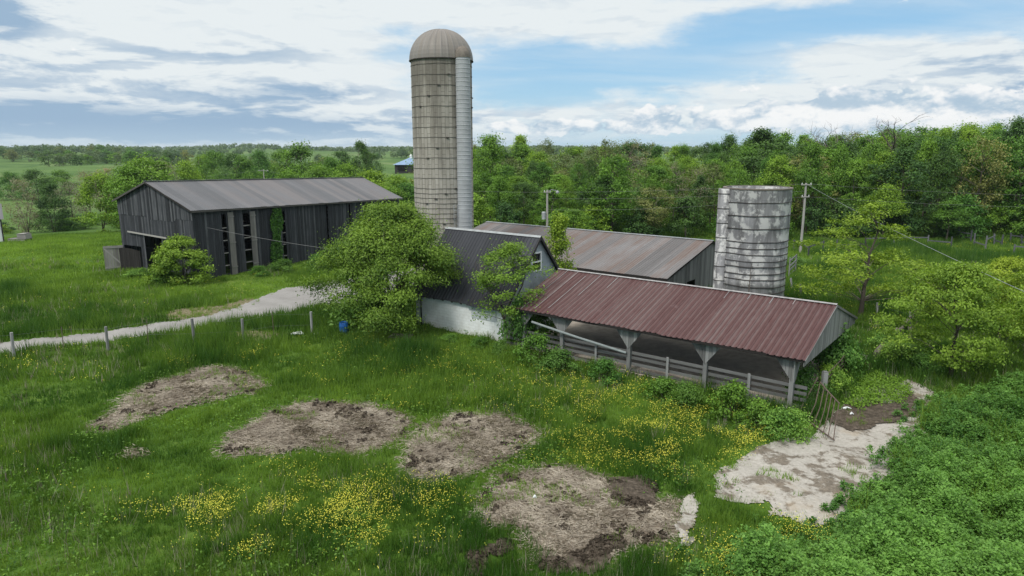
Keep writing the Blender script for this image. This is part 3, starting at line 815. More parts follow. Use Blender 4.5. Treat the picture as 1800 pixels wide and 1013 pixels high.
# =================================================================== farmyard frame: open shed, milk house, long shed
YF = Frame((13.177, 29.368), (-.7869, .6171)); YF.flip = -1
SL, SW, SH, SR = 16.9, 10.2, 2.7, 4.34
def sz(t): return SH + (SR - SH) * (t / 5.1 if t < 5.1 else (SW - t) / 5.1)
shed = thing('open_shed', (YF.P(0, 0, 0)[0], YF.P(0, 0, 0)[1], 0.0), 'open sided cattle shed with red brown rusty metal roof on wooden posts', 'shed')
mb = MB()
ribbed(mb, YF.P(0, 0, SH), YF.P(SL, 0, SH), YF.P(0, 5.1, SR), YF.P(SL, 5.1, SR), .30, .045, 6, 3, .012)
ribbed(mb, YF.P(0, SW, SH), YF.P(SL, SW, SH), YF.P(0, 5.1, SR), YF.P(SL, 5.1, SR), .30, .045, 6, 3, .012)
mb.build('roof', 'red_roof', shed)
mb = MB()
for k in range(6):
    s0, s1 = SL * k / 6, SL * (k + 1) / 6 - .01
    for sg in (-1, 1):
        c0, c1 = YF.P(s0, 5.1, SR + .075), YF.P(s1, 5.1, SR + .075)
        dn = YF.P(0, 5.1 + sg * .12, SR + .03) - YF.P(0, 5.1, SR + .075)
        mb.poly([c0, c1, c1 + dn, c0 + dn], t=random.random())
mb.build('ridge_cap', 'ridge_metal', shed)
for s_, f0, f1 in ((16.1, .0, 1), (15.3, .05, 1), (14.5, .1, .9), (13.6, .45, 1), (12.4, .7, 1), (5.5, .82, 1), (4.3, .86, 1), (3.1, .84, 1), (2.0, .88, 1), (9.0, .9, 1)):
    mb = MB(); mb.bar(YF.P(s_, 5.1 * f0 + .05, SH + (SR - SH) * f0 + .052), YF.P(s_, 5.1 * f1, SH + (SR - SH) * f1 + .052), .028, .01, 1); mb.build('lap_seam', 'ridge_metal', shed)
SP = []
for px, py in ((1391, 680), (1240, 650), (1105, 640), (988, 600)): SP.append(YF.hit_v(px, py, .5)[0])
SP.append(16.2)
PT = .5
def gusset(mb, s, half_l, half_r, h, t, top):
    for side, hw in ((-1, half_l), (1, half_r)):
        if hw <= 0: continue
        def zb(x, hw=hw): return top - h * (1 - min(1, x / hw)) - .05
        planks(mb, lambda x, d, z: YF.P(s + side * x, t - .10 - d, z), 0, hw, zb, lambda x: top, .17, gap=.012, tlo=.15, thi=.85)
for tt, nm in ((PT, 0), (SW - PT, 1)):
    for i, s in enumerate(SP):
        mb = MB(); lean = random.uniform(-.03, .03)
        mb.bar(YF.P(s + lean, tt, -.4), YF.P(s, tt, sz(tt) - .12), .2, .2, random.uniform(.4, .8))
        po = mb.build('post', 'grey_wood', shed)
        if nm == 0 or i in (0,):
            mb = MB(); gusset(mb, s, 0 if i == 0 else .8, .8, 1.05, tt, sz(tt) - .28); mb.build('gusset', 'grey_wood', po)
mb = MB()
planks(mb, lambda x, d, z: YF.P(SP[0] - .13 - d, PT + x, z), -.3, .75, lambda x: 1.45 + 1.05 * max(0, x) / .75, lambda x: 2.62, .17, tlo=.4)
mb.build('gusset', 'grey_wood', shed); mb = MB()
planks(mb, lambda x, d, z: YF.P(SP[0] - .13 - d, SW - PT - x, z), -.3, .85, lambda x: 1.3 + 1.15 * max(0, x) / .85, lambda x: 2.62, .17, tlo=.0, thi=.3)
mb.build('gusset', 'grey_wood', shed)
mb = MB()
planks(mb, lambda x, d, z: YF.P(.10 - d, x, z), .06, SW - .06, lambda x: 2.40, lambda x: sz(x) - .03, .2, tlo=.45, thi=1.0, rag=.04)
part(mb.build('gable_wall', 'grey_wood', shed), 'grey vertical board gable end above the open side')
mb = MB()
for tt in (PT, SW - PT):
    mb.bar(YF.P(.1, tt, sz(tt) - .2), YF.P(SL - .1, tt, sz(tt) - .2), .1, .24, .2)
mb.bar(YF.P(.06, .06, SH - .07), YF.P(SL, .06, SH - .07), .04, .13, .1); mb.bar(YF.P(.06, SW - .06, SH - .07), YF.P(SL, SW - .06, SH - .07), .04, .13, .1)
mb.build('beam', 'dark_wood', shed)
mb = MB()
mb.bar(YF.P(0, -.02, SH - .06), YF.P(0, 5.1, SR - .06), .04, .12, .4); mb.bar(YF.P(0, SW + .02, SH - .06), YF.P(0, 5.1, SR - .06), .04, .12, .4)
mb.build('verge_board', 'grey_wood', shed)
for s in SP[1:]:
    mb = MB(); mb.bar(YF.P(s, PT, 2.5), YF.P(s, SW - PT, 2.5), .08, .2, .2); mb.bar(YF.P(s, 5.1, 2.5), YF.P(s, 5.1, SR - .1), .1, .1, .2); mb.build('tie_beam', 'dark_wood', shed)
for s in np.arange(.6, SL, 1.2):
    mb = MB(); mb.bar(YF.P(s, .1, SH - .1), YF.P(s, 5.1, SR - .1), .05, .14, .3); mb.bar(YF.P(s, SW - .1, SH - .1), YF.P(s, 5.1, SR - .1), .05, .14, .3); mb.build('rafter', 'dark_wood', shed)
# floor and strip behind it
MASKS['floor'] = ([tuple(YF.P(s, t, 0)[:2]) for s, t in ((.1, .6), (SL + .8, .6), (SL + .8, 11.4), (4, 11.6), (.1, 10.4))], .05, .8)
sheet('shed_floor', 'floor', .2, .11, 'shed_floor')
MASKS['lane'] = ([tuple(YF.P(s, t, 0)[:2]) for s, t in ((-.5, 10.9), (2, 11.5), (14, 11.9), (14, 13.6), (4, 13.4), (-.6, 12.0))], .3, .8)
sheet('concrete_pad', 'lane', .15, .06, 'pad_concrete')
# board fence along the open front
bf = thing('board_fence', tuple(YF.P(8, PT, 0)), 'grey four rail board fence along the open front of the red roofed shed', 'fence')
for z in (.30, .62, .94, 1.24):
    for s0, s1 in zip([-.02] + SP[1:], SP[1:] + [18.0]):
        mb = MB(); a, b = random.uniform(-.04, .04), random.uniform(-.04, .04)
        if z < .4 and s0 > 8 and s0 < 12: b -= .0; a -= .3
        mb.bar(YF.P(s0, PT + .13, z + a), YF.P(s1 + .1, PT + .13, z + b), .035, .155, random.uniform(0, .45)); mb.build('rail', 'grey_wood', bf)
for px, py in ((1047, 632), (1172, 668), (1315, 690)):
    s = YF.hit_v(px, py, PT)[0]
    mb = MB(); mb.bar(YF.P(s, PT - .03, -.2), YF.P(s, PT - .03, 1.42), .13, .1, .95); mb.build('post', 'grey_wood', bf)
# slanting pipe
pp = thing('metal_pipe', tuple(YF.P(SP[2], PT, 0)), 'long pale metal pipe slanting from the shed eave down to a post', 'pipe')
mb = MB(); e = YF.P(SP[2] + .05, PT - .22, YF.hit_v(1103, 621, PT - .22)[2]); h = YF.hit_v(935, 566, PT - .45)
mb.tube([YF.P(h[0], PT - .45, h[2]), (YF.P(h[0], PT - .45, h[2]) + e) / 2 + V3(0, 0, -.03), e], .07, 8); mb.build('pipe', 'pipe_metal', pp)

# milk house
MS0, MS1, MT0, MT1, MH = 18.3, 26.2, 1.2, 8.2, 2.35
MTR, MR = 4.7, 6.43
milk = thing('milk_house', tuple(YF.P(MS0, MT0, 0)), 'small white block milk house with steep black ribbed metal roof', 'building')
mb = MB()
def block_wall(s0, t0, s1, t1, z0, z1): mb.poly([YF.P(s0, t0, z0), YF.P(s1, t1, z0), YF.P(s1, t1, z1), YF.P(s0, t0, z1)])
def slab_wall(s0, t0, s1, t1, z0, z1, th=.2):
    d = (YF.P(s1, t1, 0) - YF.P(s0, t0, 0)); d /= np.linalg.norm(d); n = np.array((-d[1], d[0], 0)) * th
    c = YF.P((MS0 + MS1) / 2, MTR, 0) - YF.P(s0, t0, 0)
    if n @ c < 0: n = -n
    A, B = YF.P(s0, t0, z0), YF.P(s1, t1, z0); H = V3(0, 0, z1 - z0)
    n0 = len(mb.V); L = np.linalg.norm(B - A)
    mb.poly([A, B, B + H, A + H], [(0, 0), (L, 0), (L, z1 - z0), (0, z1 - z0)])
    mb.poly([A + n, B + n, B + n + H, A + n + H]); mb.poly([A + H, B + H, B + H + n, A + H + n]); mb.poly([A, A + n, A + n + H, A + H]); mb.poly([B, B + n, B + n + H, B + H])
slab_wall(MS0, MT0, MS1, MT0, -.5, MH); slab_wall(MS0, MT0 + .2, MS0, MT1 - .2, -.5, MH); slab_wall(MS1, MT0 + .2, MS1, MT1 - .2, -.5, MH); slab_wall(MS0, MT1, MS1, MT1, -.5, MH)
part(mb.build('wall', 'white_block', milk), 'white painted block wall with brown stains at its foot')
def mz(t): k = (MR - 2.10) / (MTR - .92); return MR - k * abs(t - MTR)
w0 = YF.hit_u(933, 460, MS0); w1 = YF.hit_u(951, 460, MS0); wz1 = YF.hit_u(944, 443, MS0)[2]; wz0 = YF.hit_u(940, 478, MS0)[2]
wt0, wt1 = min(w0[1], w1[1]), max(w0[1], w1[1])
for ss_, nm in ((MS0, 'gable_wall'), (MS1, 'gable_wall')):
    mb = MB()
    hl = [(wt0 + .06, wt1 - .06, wz0 + .06, wz1 - .06)] if ss_ == MS0 else []
    planks(mb, lambda x, d, z: YF.P(ss_ + (-d if ss_ == MS0 else d), x, z), MT0 + .05, MT1 - .05, lambda x: MH + .005, lambda x: mz(x) - .05, .3 if not hl else .15, gap=.003, holes=hl, tlo=.4, thi=.6)
    gw = mb.build(nm, 'shaded_gable', milk)
win = None
mb = MB(); fw = .10
def wp(t, z, d=.05): return YF.P(MS0 - d, t, z)
for (ta_, za, tb_, zb_) in ((wt0, wz0, wt0 + fw, wz1), (wt1 - fw, wz0, wt1, wz1), (wt0 + fw, wz0, wt1 - fw, wz0 + fw), (wt0 + fw, wz1 - fw, wt1 - fw, wz1), (wt0 + fw, (wz0 + wz1) / 2 - .04, wt1 - fw, (wz0 + wz1) / 2 + .04)):
    mb.box(YF.P(MS0 + .02, ta_, za), -YF.a * .09, YF.P(0, tb_ - ta_, 0) - YF.P(0, 0, 0), V3(0, 0, zb_ - za), .5)
win = mb.build('window', 'white_paint', milk)
mb = MB(); mb.box(YF.P(MS0 + .05, wt0 + .02, wz0 + .02), YF.a * .02, YF.P(0, wt1 - wt0 - .04, 0) - YF.P(0, 0, 0), V3(0, 0, wz1 - wz0 - .04)); mb.build('pane', 'dark_glass', win)
mb = MB()
v0, v1 = MS0 - .28, MS1 + .3
ribbed(mb, YF.P(v0, .92, 2.10), YF.P(v1, .92, 2.10), YF.P(v0, MTR, MR), YF.P(v1, MTR, MR), .27, .035, 5, 4, .006)
ribbed(mb, YF.P(v0, 2 * MTR - .92, 2.10), YF.P(v1, 2 * MTR - .92, 2.10), YF.P(v0, MTR, MR), YF.P(v1, MTR, MR), .27, .035, 5, 4, .006)
mb.build('roof', 'black_roof', milk)
mb = MB()
for sg in (-1, 1):
    dn = YF.P(0, sg * .14, -.12) - YF.P(0, 0, 0)
    mb.poly([YF.P(v0 - .01, MTR, MR + .055), YF.P(v1, MTR, MR + .055), YF.P(v1, MTR, MR + .055) + dn, YF.P(v0 - .01, MTR, MR + .055) + dn], t=.5)
mb.build('ridge_cap', 'galvanised', milk)
mb = MB()
mb.bar(YF.P(v0, .92, 2.03), YF.P(v0, MTR, MR - .06), .05, .16, .3); mb.bar(YF.P(v0, 2 * MTR - .92, 2.03), YF.P(v0, MTR, MR - .06), .05, .16, .3)
mb.build('verge_board', 'dark_trim', milk)
for s in np.arange(MS0 + .2, MS1, .82):
    mb = MB(); mb.bar(YF.P(s, .97, 2.07), YF.P(s, 1.6, 2.78), .08, .13, .2); mb.build('rafter_tail', 'dark_wood', milk)
i0 = YF.hit_v(829, 534, MT0); i1 = YF.hit_v(873, 568, MT0)
mb = MB(); mb.box(YF.P(min(i0[0], i1[0]), MT0 + .02, i1[2] + .05), YF.a * abs(i1[0] - i0[0]), YF.P(0, -.05, 0) - YF.P(0, 0, 0), V3(0, 0, min(2.2, i0[2]) - i1[2])); mb.build('infill_panel', 'infill', milk)
mb = MB(); mb.tube([YF.P(25.6, 1.1, -.2), YF.P(25.6, 1.1, 2.1)], .05); mb.build('downpipe', 'dark_trim', milk)

# long grey shed behind
LS0, LS1, LT0, LT1, LH, LR = 13.8, 38.4, 14.8, 31.8, 2.6, 4.54
LTR = (LT0 + LT1) / 2
def lz(t): return LR - (LR - LH) * abs(t - LTR) / (LTR - LT0)
longs = thing('long_shed', tuple(YF.P(LS0, LT0, 0)), 'long low plank shed with broad grey metal roof streaked with rust', 'shed')
mb = MB()
ribbed(mb, YF.P(LS0, LT0, LH), YF.P(LS1, LT0, LH), YF.P(LS0, LTR, LR), YF.P(LS1, LTR, LR), .24, .02, 8, 3, .015)
ribbed(mb, YF.P(LS0, LT1, LH), YF.P(LS1, LT1, LH), YF.P(LS0, LTR, LR), YF.P(LS1, LTR, LR), .24, .02, 6, 3, .015)
mb.build('roof', 'rusty_grey_roof', longs)
mb = MB(); mb.bar(YF.P(LS0, LTR, LR + .03), YF.P(LS1, LTR, LR + .03), .3, .05); mb.build('ridge_cap', 'galvanised', longs)
mb = MB()
h0 = YF.hit_u(1208, 497, LS0 + .25); h1 = YF.hit_u(1221, 491, LS0 + .25)
planks(mb, lambda x, d, z: YF.P(LS0 + .25 - d, x, z), LT0 + .25, LT1 - .25, lambda x: -.4, lambda x: lz(x) - .05, .22, holes=[(min(h0[1], h1[1]), max(h0[1], h1[1]), h0[2] - .5, h1[2])], tlo=.1, thi=.75)
planks(mb, lambda x, d, z: YF.P(LS1 - .25 + d, x, z), LT0 + .25, LT1 - .25, lambda x: -.4, lambda x: lz(x) - .05, .3)
planks(mb, lambda x, d, z: YF.P(x, LT0 + .3 - d, z), LS0 + .25, LS1 - .25, lambda x: -.4, lambda x: lz(LT0 + .3) - .05, .25, thi=.5)
planks(mb, lambda x, d, z: YF.P(x, LT1 - .3 + d, z), LS0 + .25, LS1 - .25, lambda x: -.4, lambda x: lz(LT0 + .3) - .05, .3)
mb.build('wall', 'grey_wood', longs)
mb = MB(); mb.bar(YF.P(LS0, LT0 + .04, LH - .1), YF.P(LS1, LT0 + .04, LH - .1), .05, .18, .1)
mb.bar(YF.P(LS0 + .02, LT0, LH - .08), YF.P(LS0 + .02, LTR, LR - .08), .04, .14, .1); mb.bar(YF.P(LS0 + .02, LT1, LH - .08), YF.P(LS0 + .02, LTR, LR - .08), .04, .14, .1)
mb.build('fascia', 'dark_wood', longs)

# =================================================================== tall silo
TX, TY, TR = -.0990 * 57.5, 57.5, 2.45
zt = float(on_Y(778, 101, TY - TR)[2]); ztop = float(on_Y(776, 52, TY)[2])
ts = thing('tall_silo', (TX, TY, 0.0), 'tall round concrete stave silo with ribbed metal dome and pale side chute', 'silo')
mb = MB(); mb.lathe((TX, TY, 0), [(TR, -.4), (TR, zt)], 72); mb.build('wall', 'stave_concrete', ts, True)
for k, z in enumerate(np.concatenate((np.arange(.5, 8.6, .40), np.arange(8.9, zt - .2, .80)))):
    mb = MB(); n = 48
    tilt = random.uniform(0, 6.28)
    mb.tube([(TX + (TR + .012) * math.cos(a), TY + (TR + .012) * math.sin(a), z + .02 * math.sin(a * 2 + tilt) + .012 * math.sin(9 * a + tilt)) for a in np.linspace(0, 2 * math.pi, n + 1)], .018, 5, cap=False)
    for a in (-2.3 + (k * .33) % 1.9, -2.3 + (k * .33) % 1.9 + 2.1):
        c = V3(TX + (TR + .03) * math.cos(a), TY + (TR + .03) * math.sin(a), z)
        mb.box(c + V3(-.12 * math.sin(a) * -1, -.12 * math.cos(a), -.05), V3(-.22 * math.sin(a), .22 * math.cos(a), 0), V3(.05 * math.cos(a), .05 * math.sin(a), 0), V3(0, 0, .09))
    mb.build('hoop', 'hoop_metal', ts)
mb = MB(); NG = 30
prev = None; n0 = len(mb.V); rows = 12; m = NG * 4 + 1
for i in range(rows + 1):
    ph = i / rows * math.pi / 2
    for k in range(m):
        a = 2 * math.pi * k / (NG * 4); rib = .035 if k % 4 == 0 else 0.0
        r = (TR + .06 + rib) * math.cos(ph) ** .92 + .02; z = zt - .02 + (ztop - zt) * math.sin(ph)
        mb.V.append((TX + r * math.cos(a), TY + r * math.sin(a), z + rib * math.sin(ph))); mb.T.append(.15 if k % 4 == 0 else .75 + .25 * math.sin(k // 4 * 2.4))
for i in range(rows):
    for k in range(m - 1):
        mb.face([n0 + i * m + k, n0 + i * m + k + 1, n0 + (i + 1) * m + k + 1, n0 + (i + 1) * m + k], [(k * .13, i * .3), (k * .13 + .13, i * .3), (k * .13 + .13, i * .3 + .3), (k * .13, i * .3 + .3)])
dome = mb.build('dome', 'dome_metal', ts)
mb = MB(); mb.tube([(TX + (TR + .09) * math.cos(a), TY + (TR + .09) * math.sin(a), zt - .02) for a in np.linspace(0, 2 * math.pi, 61)], .05, 6, cap=False); mb.build('rim', 'hoop_metal', dome)
ca = math.atan2(-math.cos(R_(44)), math.sin(R_(44))); CX, CY = TX + (TR + .22) * math.cos(ca), TY + (TR + .22) * math.sin(ca)
mb = MB(); CR = .58; zc = float(on_Y(819, 102, CY)[2])
prof = []
z = -.3
while z < zc - .01:
    prof += [(CR, z), (CR, z + .26), (CR + .02, z + .28), (CR + .02, z + .31)]; z += .33
prof.append((CR, zc))
mb.lathe((CX, CY, 0), prof, 28); ch = mb.build('chute', 'chute_metal', ts)
mb = MB(); mb.lathe((CX, CY, 0), [(CR + .03, zc), (CR + .04, zc + .25), (CR * .9, zc + .55), (CR * .55, zc + .8), (0.01, zc + .9)], 24); mb.build('chute_cap', 'slab_stone', ch, True)
mb = MB()
la = ca - .30
for sg in (-.12, .12):
    mb.tube([(TX + (TR + .12) * math.cos(la + sg * .5), TY + (TR + .12) * math.sin(la + sg * .5), z) for z in (.2, 7.6)], .025, 5)
for z in np.arange(.5, 7.5, .35):
    mb.tube([(TX + (TR + .12) * math.cos(la + sg * .5), TY + (TR + .12) * math.sin(la + sg * .5), z) for sg in (-.12, .12)], .018, 4)
mb.build('ladder', 'galvanised', ts)

# =================================================================== short silo
QX, QY, QR = .3565 * 48.4, 48.4, 2.28
zq = float(on_Y(1320, 333, QY - QR)[2])
qs_ = thing('short_silo', (QX, QY, 0.0), 'short roofless concrete silo with flaking whitewash and dark hoops', 'silo')
mb = MB()
prof = [(QR, -.4)]
hz_ = [float(on_Y(1320, y, QY - QR)[2]) for y in (358, 381.6, 404.4, 427.2, 439.2, 450, 461, 471.7, 483.7, 494.5, 506.5)]
hz_ += [hz_[-1] - .42 * k for k in range(1, 5)]
for z in sorted([h for h in hz_ if h > .2]): prof += [(QR + random.uniform(-.02, .03), z - .03), (QR + random.uniform(-.02, .03), z + .03)]
prof += [(QR + .01, zq - .06), (QR + .03, zq), (QR - .16, zq), (QR - .16, 1.0)]
mb.lathe((QX, QY, 0), prof, 72); mb.build('wall', 'flaking_concrete', qs_, True)
for z in hz_:
    if z < .2: continue
    mb = MB(); tl = random.uniform(0, 6)
    mb.tube([(QX + (QR + .03) * math.cos(a), QY + (QR + .03) * math.sin(a), z + .03 * math.sin(a + tl) + .012 * math.sin(7 * a)) for a in np.linspace(0, 2 * math.pi, 61)], .032, 5, cap=False)
    mb.build('hoop', 'hoop_metal', qs_)
mb = MB(); mb.lathe((QX, QY, 0), [(QR + .05, zq - .09), (QR + .07, zq - .02), (QR + .05, zq + .03), (QR - .17, zq + .02)], 60); mb.build('rim', 'slab_stone', qs_)
ua = R_(180 + 8); UX, UY = QX + (QR + .12) * math.cos(ua), QY + (QR + .12) * math.sin(ua)
mb = MB(); mb.lathe((UX, UY, 0), [(.44, -.3), (.44, zq - .05), (.34, zq - .05)], 24); ch = mb.build('chute', 'flaking_concrete', qs_, True)
mb = MB()
for z in np.arange(.8, zq - .3, 1.02): mb.tube([(UX + .45 * math.cos(a), UY + .45 * math.sin(a), z) for a in np.linspace(0, 2 * math.pi, 25)], .025, 5, cap=False)
mb.build('chute_band', 'hoop_metal', ch)

# =================================================================== trees
def leaf_mesh(name, C, N, S, Tn, mat, rng, asp=.55):
    """one folded leaf (a rhombus) at every point"""
    n = len(C); N = N / (np.linalg.norm(N, axis=1, keepdims=True) + 1e-9)
    r = rng.normal(size=(n, 3)); t = np.cross(N, r); t /= (np.linalg.norm(t, axis=1, keepdims=True) + 1e-9); b = np.cross(N, t)
    L, W = (S * .5)[:, None], (S * .5 * asp)[:, None]
    dr = N * L * .25
    V = np.stack((C - t * L - dr * .6, C + b * W + dr * .3, C + t * L - dr * .6, C - b * W + dr * .3), 1).reshape(-1, 3)
    return fast_mesh(name, V, 4, mat, np.repeat(Tn, 4))

def crown_points(rng, H, R, base, ncl, per, shape, flat=.6, csize=(.16, .30), hollow=.45, lump=.28, avoid=None):
    ph = rng.uniform(0, 6.28, 6)
    C, N, Tn, CL = [], [], [], []
    for _ in range(ncl):
        z = rng.beta(1.5, 1.15) if shape != 'spread' else rng.beta(1.3, 1.3)
        a = rng.uniform(0, 2 * math.pi)
        if shape == 'round': w = max(.12, (1 - abs(2 * z - .85) ** 2.3)) ** .6 if abs(2 * z - .85) < 1 else .15
        elif shape == 'cone': w = max(.1, (1 - z) ** .8 * min(1, z * 5 + .4))
        elif shape == 'vase': w = max(.12, min(1, .30 + 1.2 * z) * (1 - max(0, z - .72) * 2.6))
        elif shape == 'bowl': w = max(.12, (1 - z ** 2.4)) ** .7 * min(1, .72 + 1.4 * z)
        elif shape == 'bush': w = max(.12, (1 - z ** 2.2)) ** .7
        elif shape == 'spread': w = max(.12, (1 - (1.75 * (z - .35)) ** 2)) ** .7 if abs(z - .35) < .57 else .2
        elif shape == 'column': w = .6 * (1 - .6 * z) + .1
        else: w = 1
        w *= 1 + lump * (math.sin(2 * a + ph[0] + 3 * z) * .6 + math.sin(3 * a + ph[1] - 5 * z) * .5 + math.sin(7 * z + ph[2] + a) * .4)
        rad = R * w * rng.uniform(hollow, 1) ** .6
        c = np.array((rad * math.cos(a), rad * math.sin(a), base + (H - base) * z))
        if avoid is not None and avoid(c): continue
        cr = R * rng.uniform(*csize); k = max(4, int(per * rng.uniform(.6, 1.4)))
        o = rng.normal(size=(k, 3)) * np.array((1, 1, flat)) * cr * .62
        out = np.array((c[0], c[1], (c[2] - (base + (H - base) * .45)) * 1.2)); out /= (np.linalg.norm(out) + .01)
        nn = np.array((0, 0, .55)) + out * .35 + o / cr * .55 + rng.normal(size=(k, 3)) * .55
        C.append(c + o); N.append(nn); CL.append(c)
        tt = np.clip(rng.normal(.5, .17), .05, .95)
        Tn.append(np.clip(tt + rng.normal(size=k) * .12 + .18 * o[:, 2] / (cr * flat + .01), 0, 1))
    return np.concatenate(C), np.concatenate(N), np.concatenate(Tn), CL

def trunk_mesh(name, rng, H, base, r0, CL, nl, stems=1, lean=.04, sides=7, mat='bark', limb=.30):
    mb = MB(); tops = []
    for s in range(stems):
        a = rng.uniform(0, 6.28); sp = (lean if stems == 1 else .28) * H
        P = []
        for i in range(7):
            f = i / 6
            P.append(np.array((sp * f ** 1.4 * math.cos(a) + rng.normal() * .02 * H * f, sp * f ** 1.4 * math.sin(a) + rng.normal() * .02 * H * f, H * .84 * f - .25 * (i == 0))))
        if stems > 1: P = [p + np.array((math.cos(a), math.sin(a), 0)) * r0 * 1.3 for p in P]
        rs = r0 * (1 if stems == 1 else .7)
        mb.tube(P, [rs * (1.25 if i == 0 else 1 - .86 * i / 6) for i in range(7)], sides, rng.random())
        tops.append(P)
    idx = rng.permutation(len(CL))[:nl]
    for i in idx:
        c = CL[i]; P = min(tops, key=lambda P: np.linalg.norm(P[-2][:2] - c[:2]))
        zs = np.array([p[2] for p in P]); z0 = np.clip(c[2] - rng.uniform(.18, .5) * math.hypot(c[0], c[1]) - .05 * H, max(base * .7, .15 * H), H * .78)
        p0 = np.array([np.interp(z0, zs, [p[k] for p in P]) for k in range(3)])
        mid = p0 * .5 + c * .5 + np.array((0, 0, .05 * np.linalg.norm(c - p0))) + rng.normal(size=3) * .04 * np.linalg.norm(c - p0)
        rl = r0 * limb * rng.uniform(.6, 1.1)
        mb.tube([p0, p0 * .75 + mid * .25 + rng.normal(size=3) * .02, mid, mid * .4 + c * .6, c], [rl, rl * .8, rl * .55, rl * .38, rl * .12], 5, rng.random())
    tmp = mb.build(name, mat); me = tmp.data; bpy.data.objects.remove(tmp); return me

class Proto:
    def __init__(s, seed, H, R, base, ncl, per, lsize, mat, shape, r0=.2, nl=24, stems=1, flat=.6, csize=(.16, .30), hollow=.45, lump=.28, lv=.25, asp=.55, limb=.30, avoid=None):
        rng = np.random.default_rng(seed)
        C, N, Tn, CL = crown_points(rng, H, R, base, ncl, per, shape, flat, csize, hollow, lump, avoid)
        s.crown = leaf_mesh('crown', C, N, lsize * rng.uniform(1 - lv, 1 + lv, len(C)), Tn, mat, rng, asp)
        s.trunk = trunk_mesh('trunk', rng, H, base, r0, CL, nl, stems, limb=limb)
        s.H, s.R = H, R
    def place(s, name, x, y, z, label, cat, h=None, w=None, rz=None, group=None, parts=True):
        k = (h or s.H) / s.H; kw = k if w is None else w / (2 * s.R)
        o = thing(name, (x, y, z), label, cat, group); o.scale = (kw, kw, k); o.rotation_euler = (0, 0, random.uniform(0, 6.28) if rz is None else rz)
        c = link('crown', s.crown, o); t = link('trunk', s.trunk, o)
        return o

def atpx(px, py, Y):
    p = on_Y(px, py, Y); return p
def tree_px(proto, name, px, top, Y, label, cat='tree', w=None, group=None, sink=0.0):
    """a tree whose top shows at (px, top), standing Y metres away"""
    p = on_Y(px, top, Y); z = T(p[0], Y) - sink
    return proto.place(name, p[0], Y, z, label, cat, h=max(2.0, p[2] - z), w=w, group=group)

# ---- the trees of the farmyard
p = gp(686, 586); BIG = np.array((p[0], p[1] + 1.2, 0)); BIGR = 2.4; BAR = gp(605, 589)
def clear_barrel(c):                # no low boughs hang in front of the barrel
    k = 1.06; w = BIG + np.array((c[0] * math.cos(BIGR) - c[1] * math.sin(BIGR), c[0] * math.sin(BIGR) + c[1] * math.cos(BIGR), c[2])) * k
    v = w - (BAR + np.array((0, 0, .5))); d = np.array((BAR[0], BAR[1], -11)); d = -d / np.linalg.norm(d)
    t = v @ d
    if t > -1.2 and np.linalg.norm(v - d * t) < 1.45: return True
    e = YF.P(23.0, MT0, 1.0) - CAMP; r = w - CAMP                # nor in front of the white wall
    return bool(math.atan2(r[0], r[1]) > math.atan2(-.1525, 1) and r[2] / r[1] < -.185)
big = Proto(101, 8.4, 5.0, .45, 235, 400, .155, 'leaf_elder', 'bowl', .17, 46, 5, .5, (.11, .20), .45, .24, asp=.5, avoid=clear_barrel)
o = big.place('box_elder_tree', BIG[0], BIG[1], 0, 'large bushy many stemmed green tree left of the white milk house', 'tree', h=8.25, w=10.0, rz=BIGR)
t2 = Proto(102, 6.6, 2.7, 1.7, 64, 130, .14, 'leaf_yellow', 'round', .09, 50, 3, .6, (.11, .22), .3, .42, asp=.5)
p = gp(900, 602)
t2.place('young_tree', p[0], p[1] - .2, 0, 'young loose leaved tree in front of the milk house gable and its white window', 'tree', h=6.2, w=6.2, rz=1.9)
t3 = Proto(103, 7.2, 1.3, 2.4, 46, 110, .18, 'leaf_yellow', 'column', .05, 10, 4, 1.2, (.18, .34), .3, .3)
p = on_Y(982, 384, 47.5); t3.place('sapling', p[0], 47.5, 0, 'slender sapling of upright shoots rising between the black and red roofs', 'tree', h=p[2], w=2.4)
t4 = Proto(104, 4.2, 2.1, .15, 60, 230, .19, 'leaf_yellow', 'bush', .07, 20, 4, .5, (.16, .28), .4, .3)
p = gp(322, 500); t4.place('shrub_tree', p[0], p[1], p[2], 'bright green shrubby tree growing at the corner of the dark barn', 'tree', h=4.3, w=4.6, rz=2)
t5 = Proto(105, 8.6, 4.4, 2.0, 74, 125, .17, 'leaf_yellow', 'spread', .15, 44, 1, .38, (.08, .18), .15, .5, limb=.24)
p = gp(1511, 560); t5.place('honey_locust', p[0], p[1], 0, 'airy young tree with bare lower trunk behind the red roofed shed', 'tree', h=8.3, w=10.8, rz=.4)
t6 = Proto(106, 6.6, 3.6, 1.0, 120, 190, .16, 'leaf_yellow', 'round', .13, 50, 1, .38, (.11, .21), .3, .4, limb=.24)
p = gp(1671, 664); t6.place('honey_locust', p[0], p[1], 0, 'layered green tree standing at the back edge of the weed patch', 'tree', h=6.3, w=6.3, rz=.2)
p = gp(1765, 600); t6.place('honey_locust', p[0], p[1] + .5, 0, 'layered green tree behind and right of the tree at the weed patch edge', 'tree', h=5.4, w=5.4, rz=2.1)
p = gp(1622, 545); t5.place('honey_locust', p[0], p[1] + 1, 0, 'low spreading pale tree between the leaning posts and the pasture', 'tree', h=3.7, w=4.6, rz=3.1)
p = gp(1860, 640); t6.place('honey_locust', p[0], p[1], 0, 'layered green tree cut by the right edge of the photo', 'tree', h=6.0, w=7.0, rz=4.4)
p = gp(1700, 520); t5.place('honey_locust', p[0], p[1] + 1, 0, 'yellowish low tree in front of the open pasture', 'tree', h=2.6, w=4.2, rz=5.1)

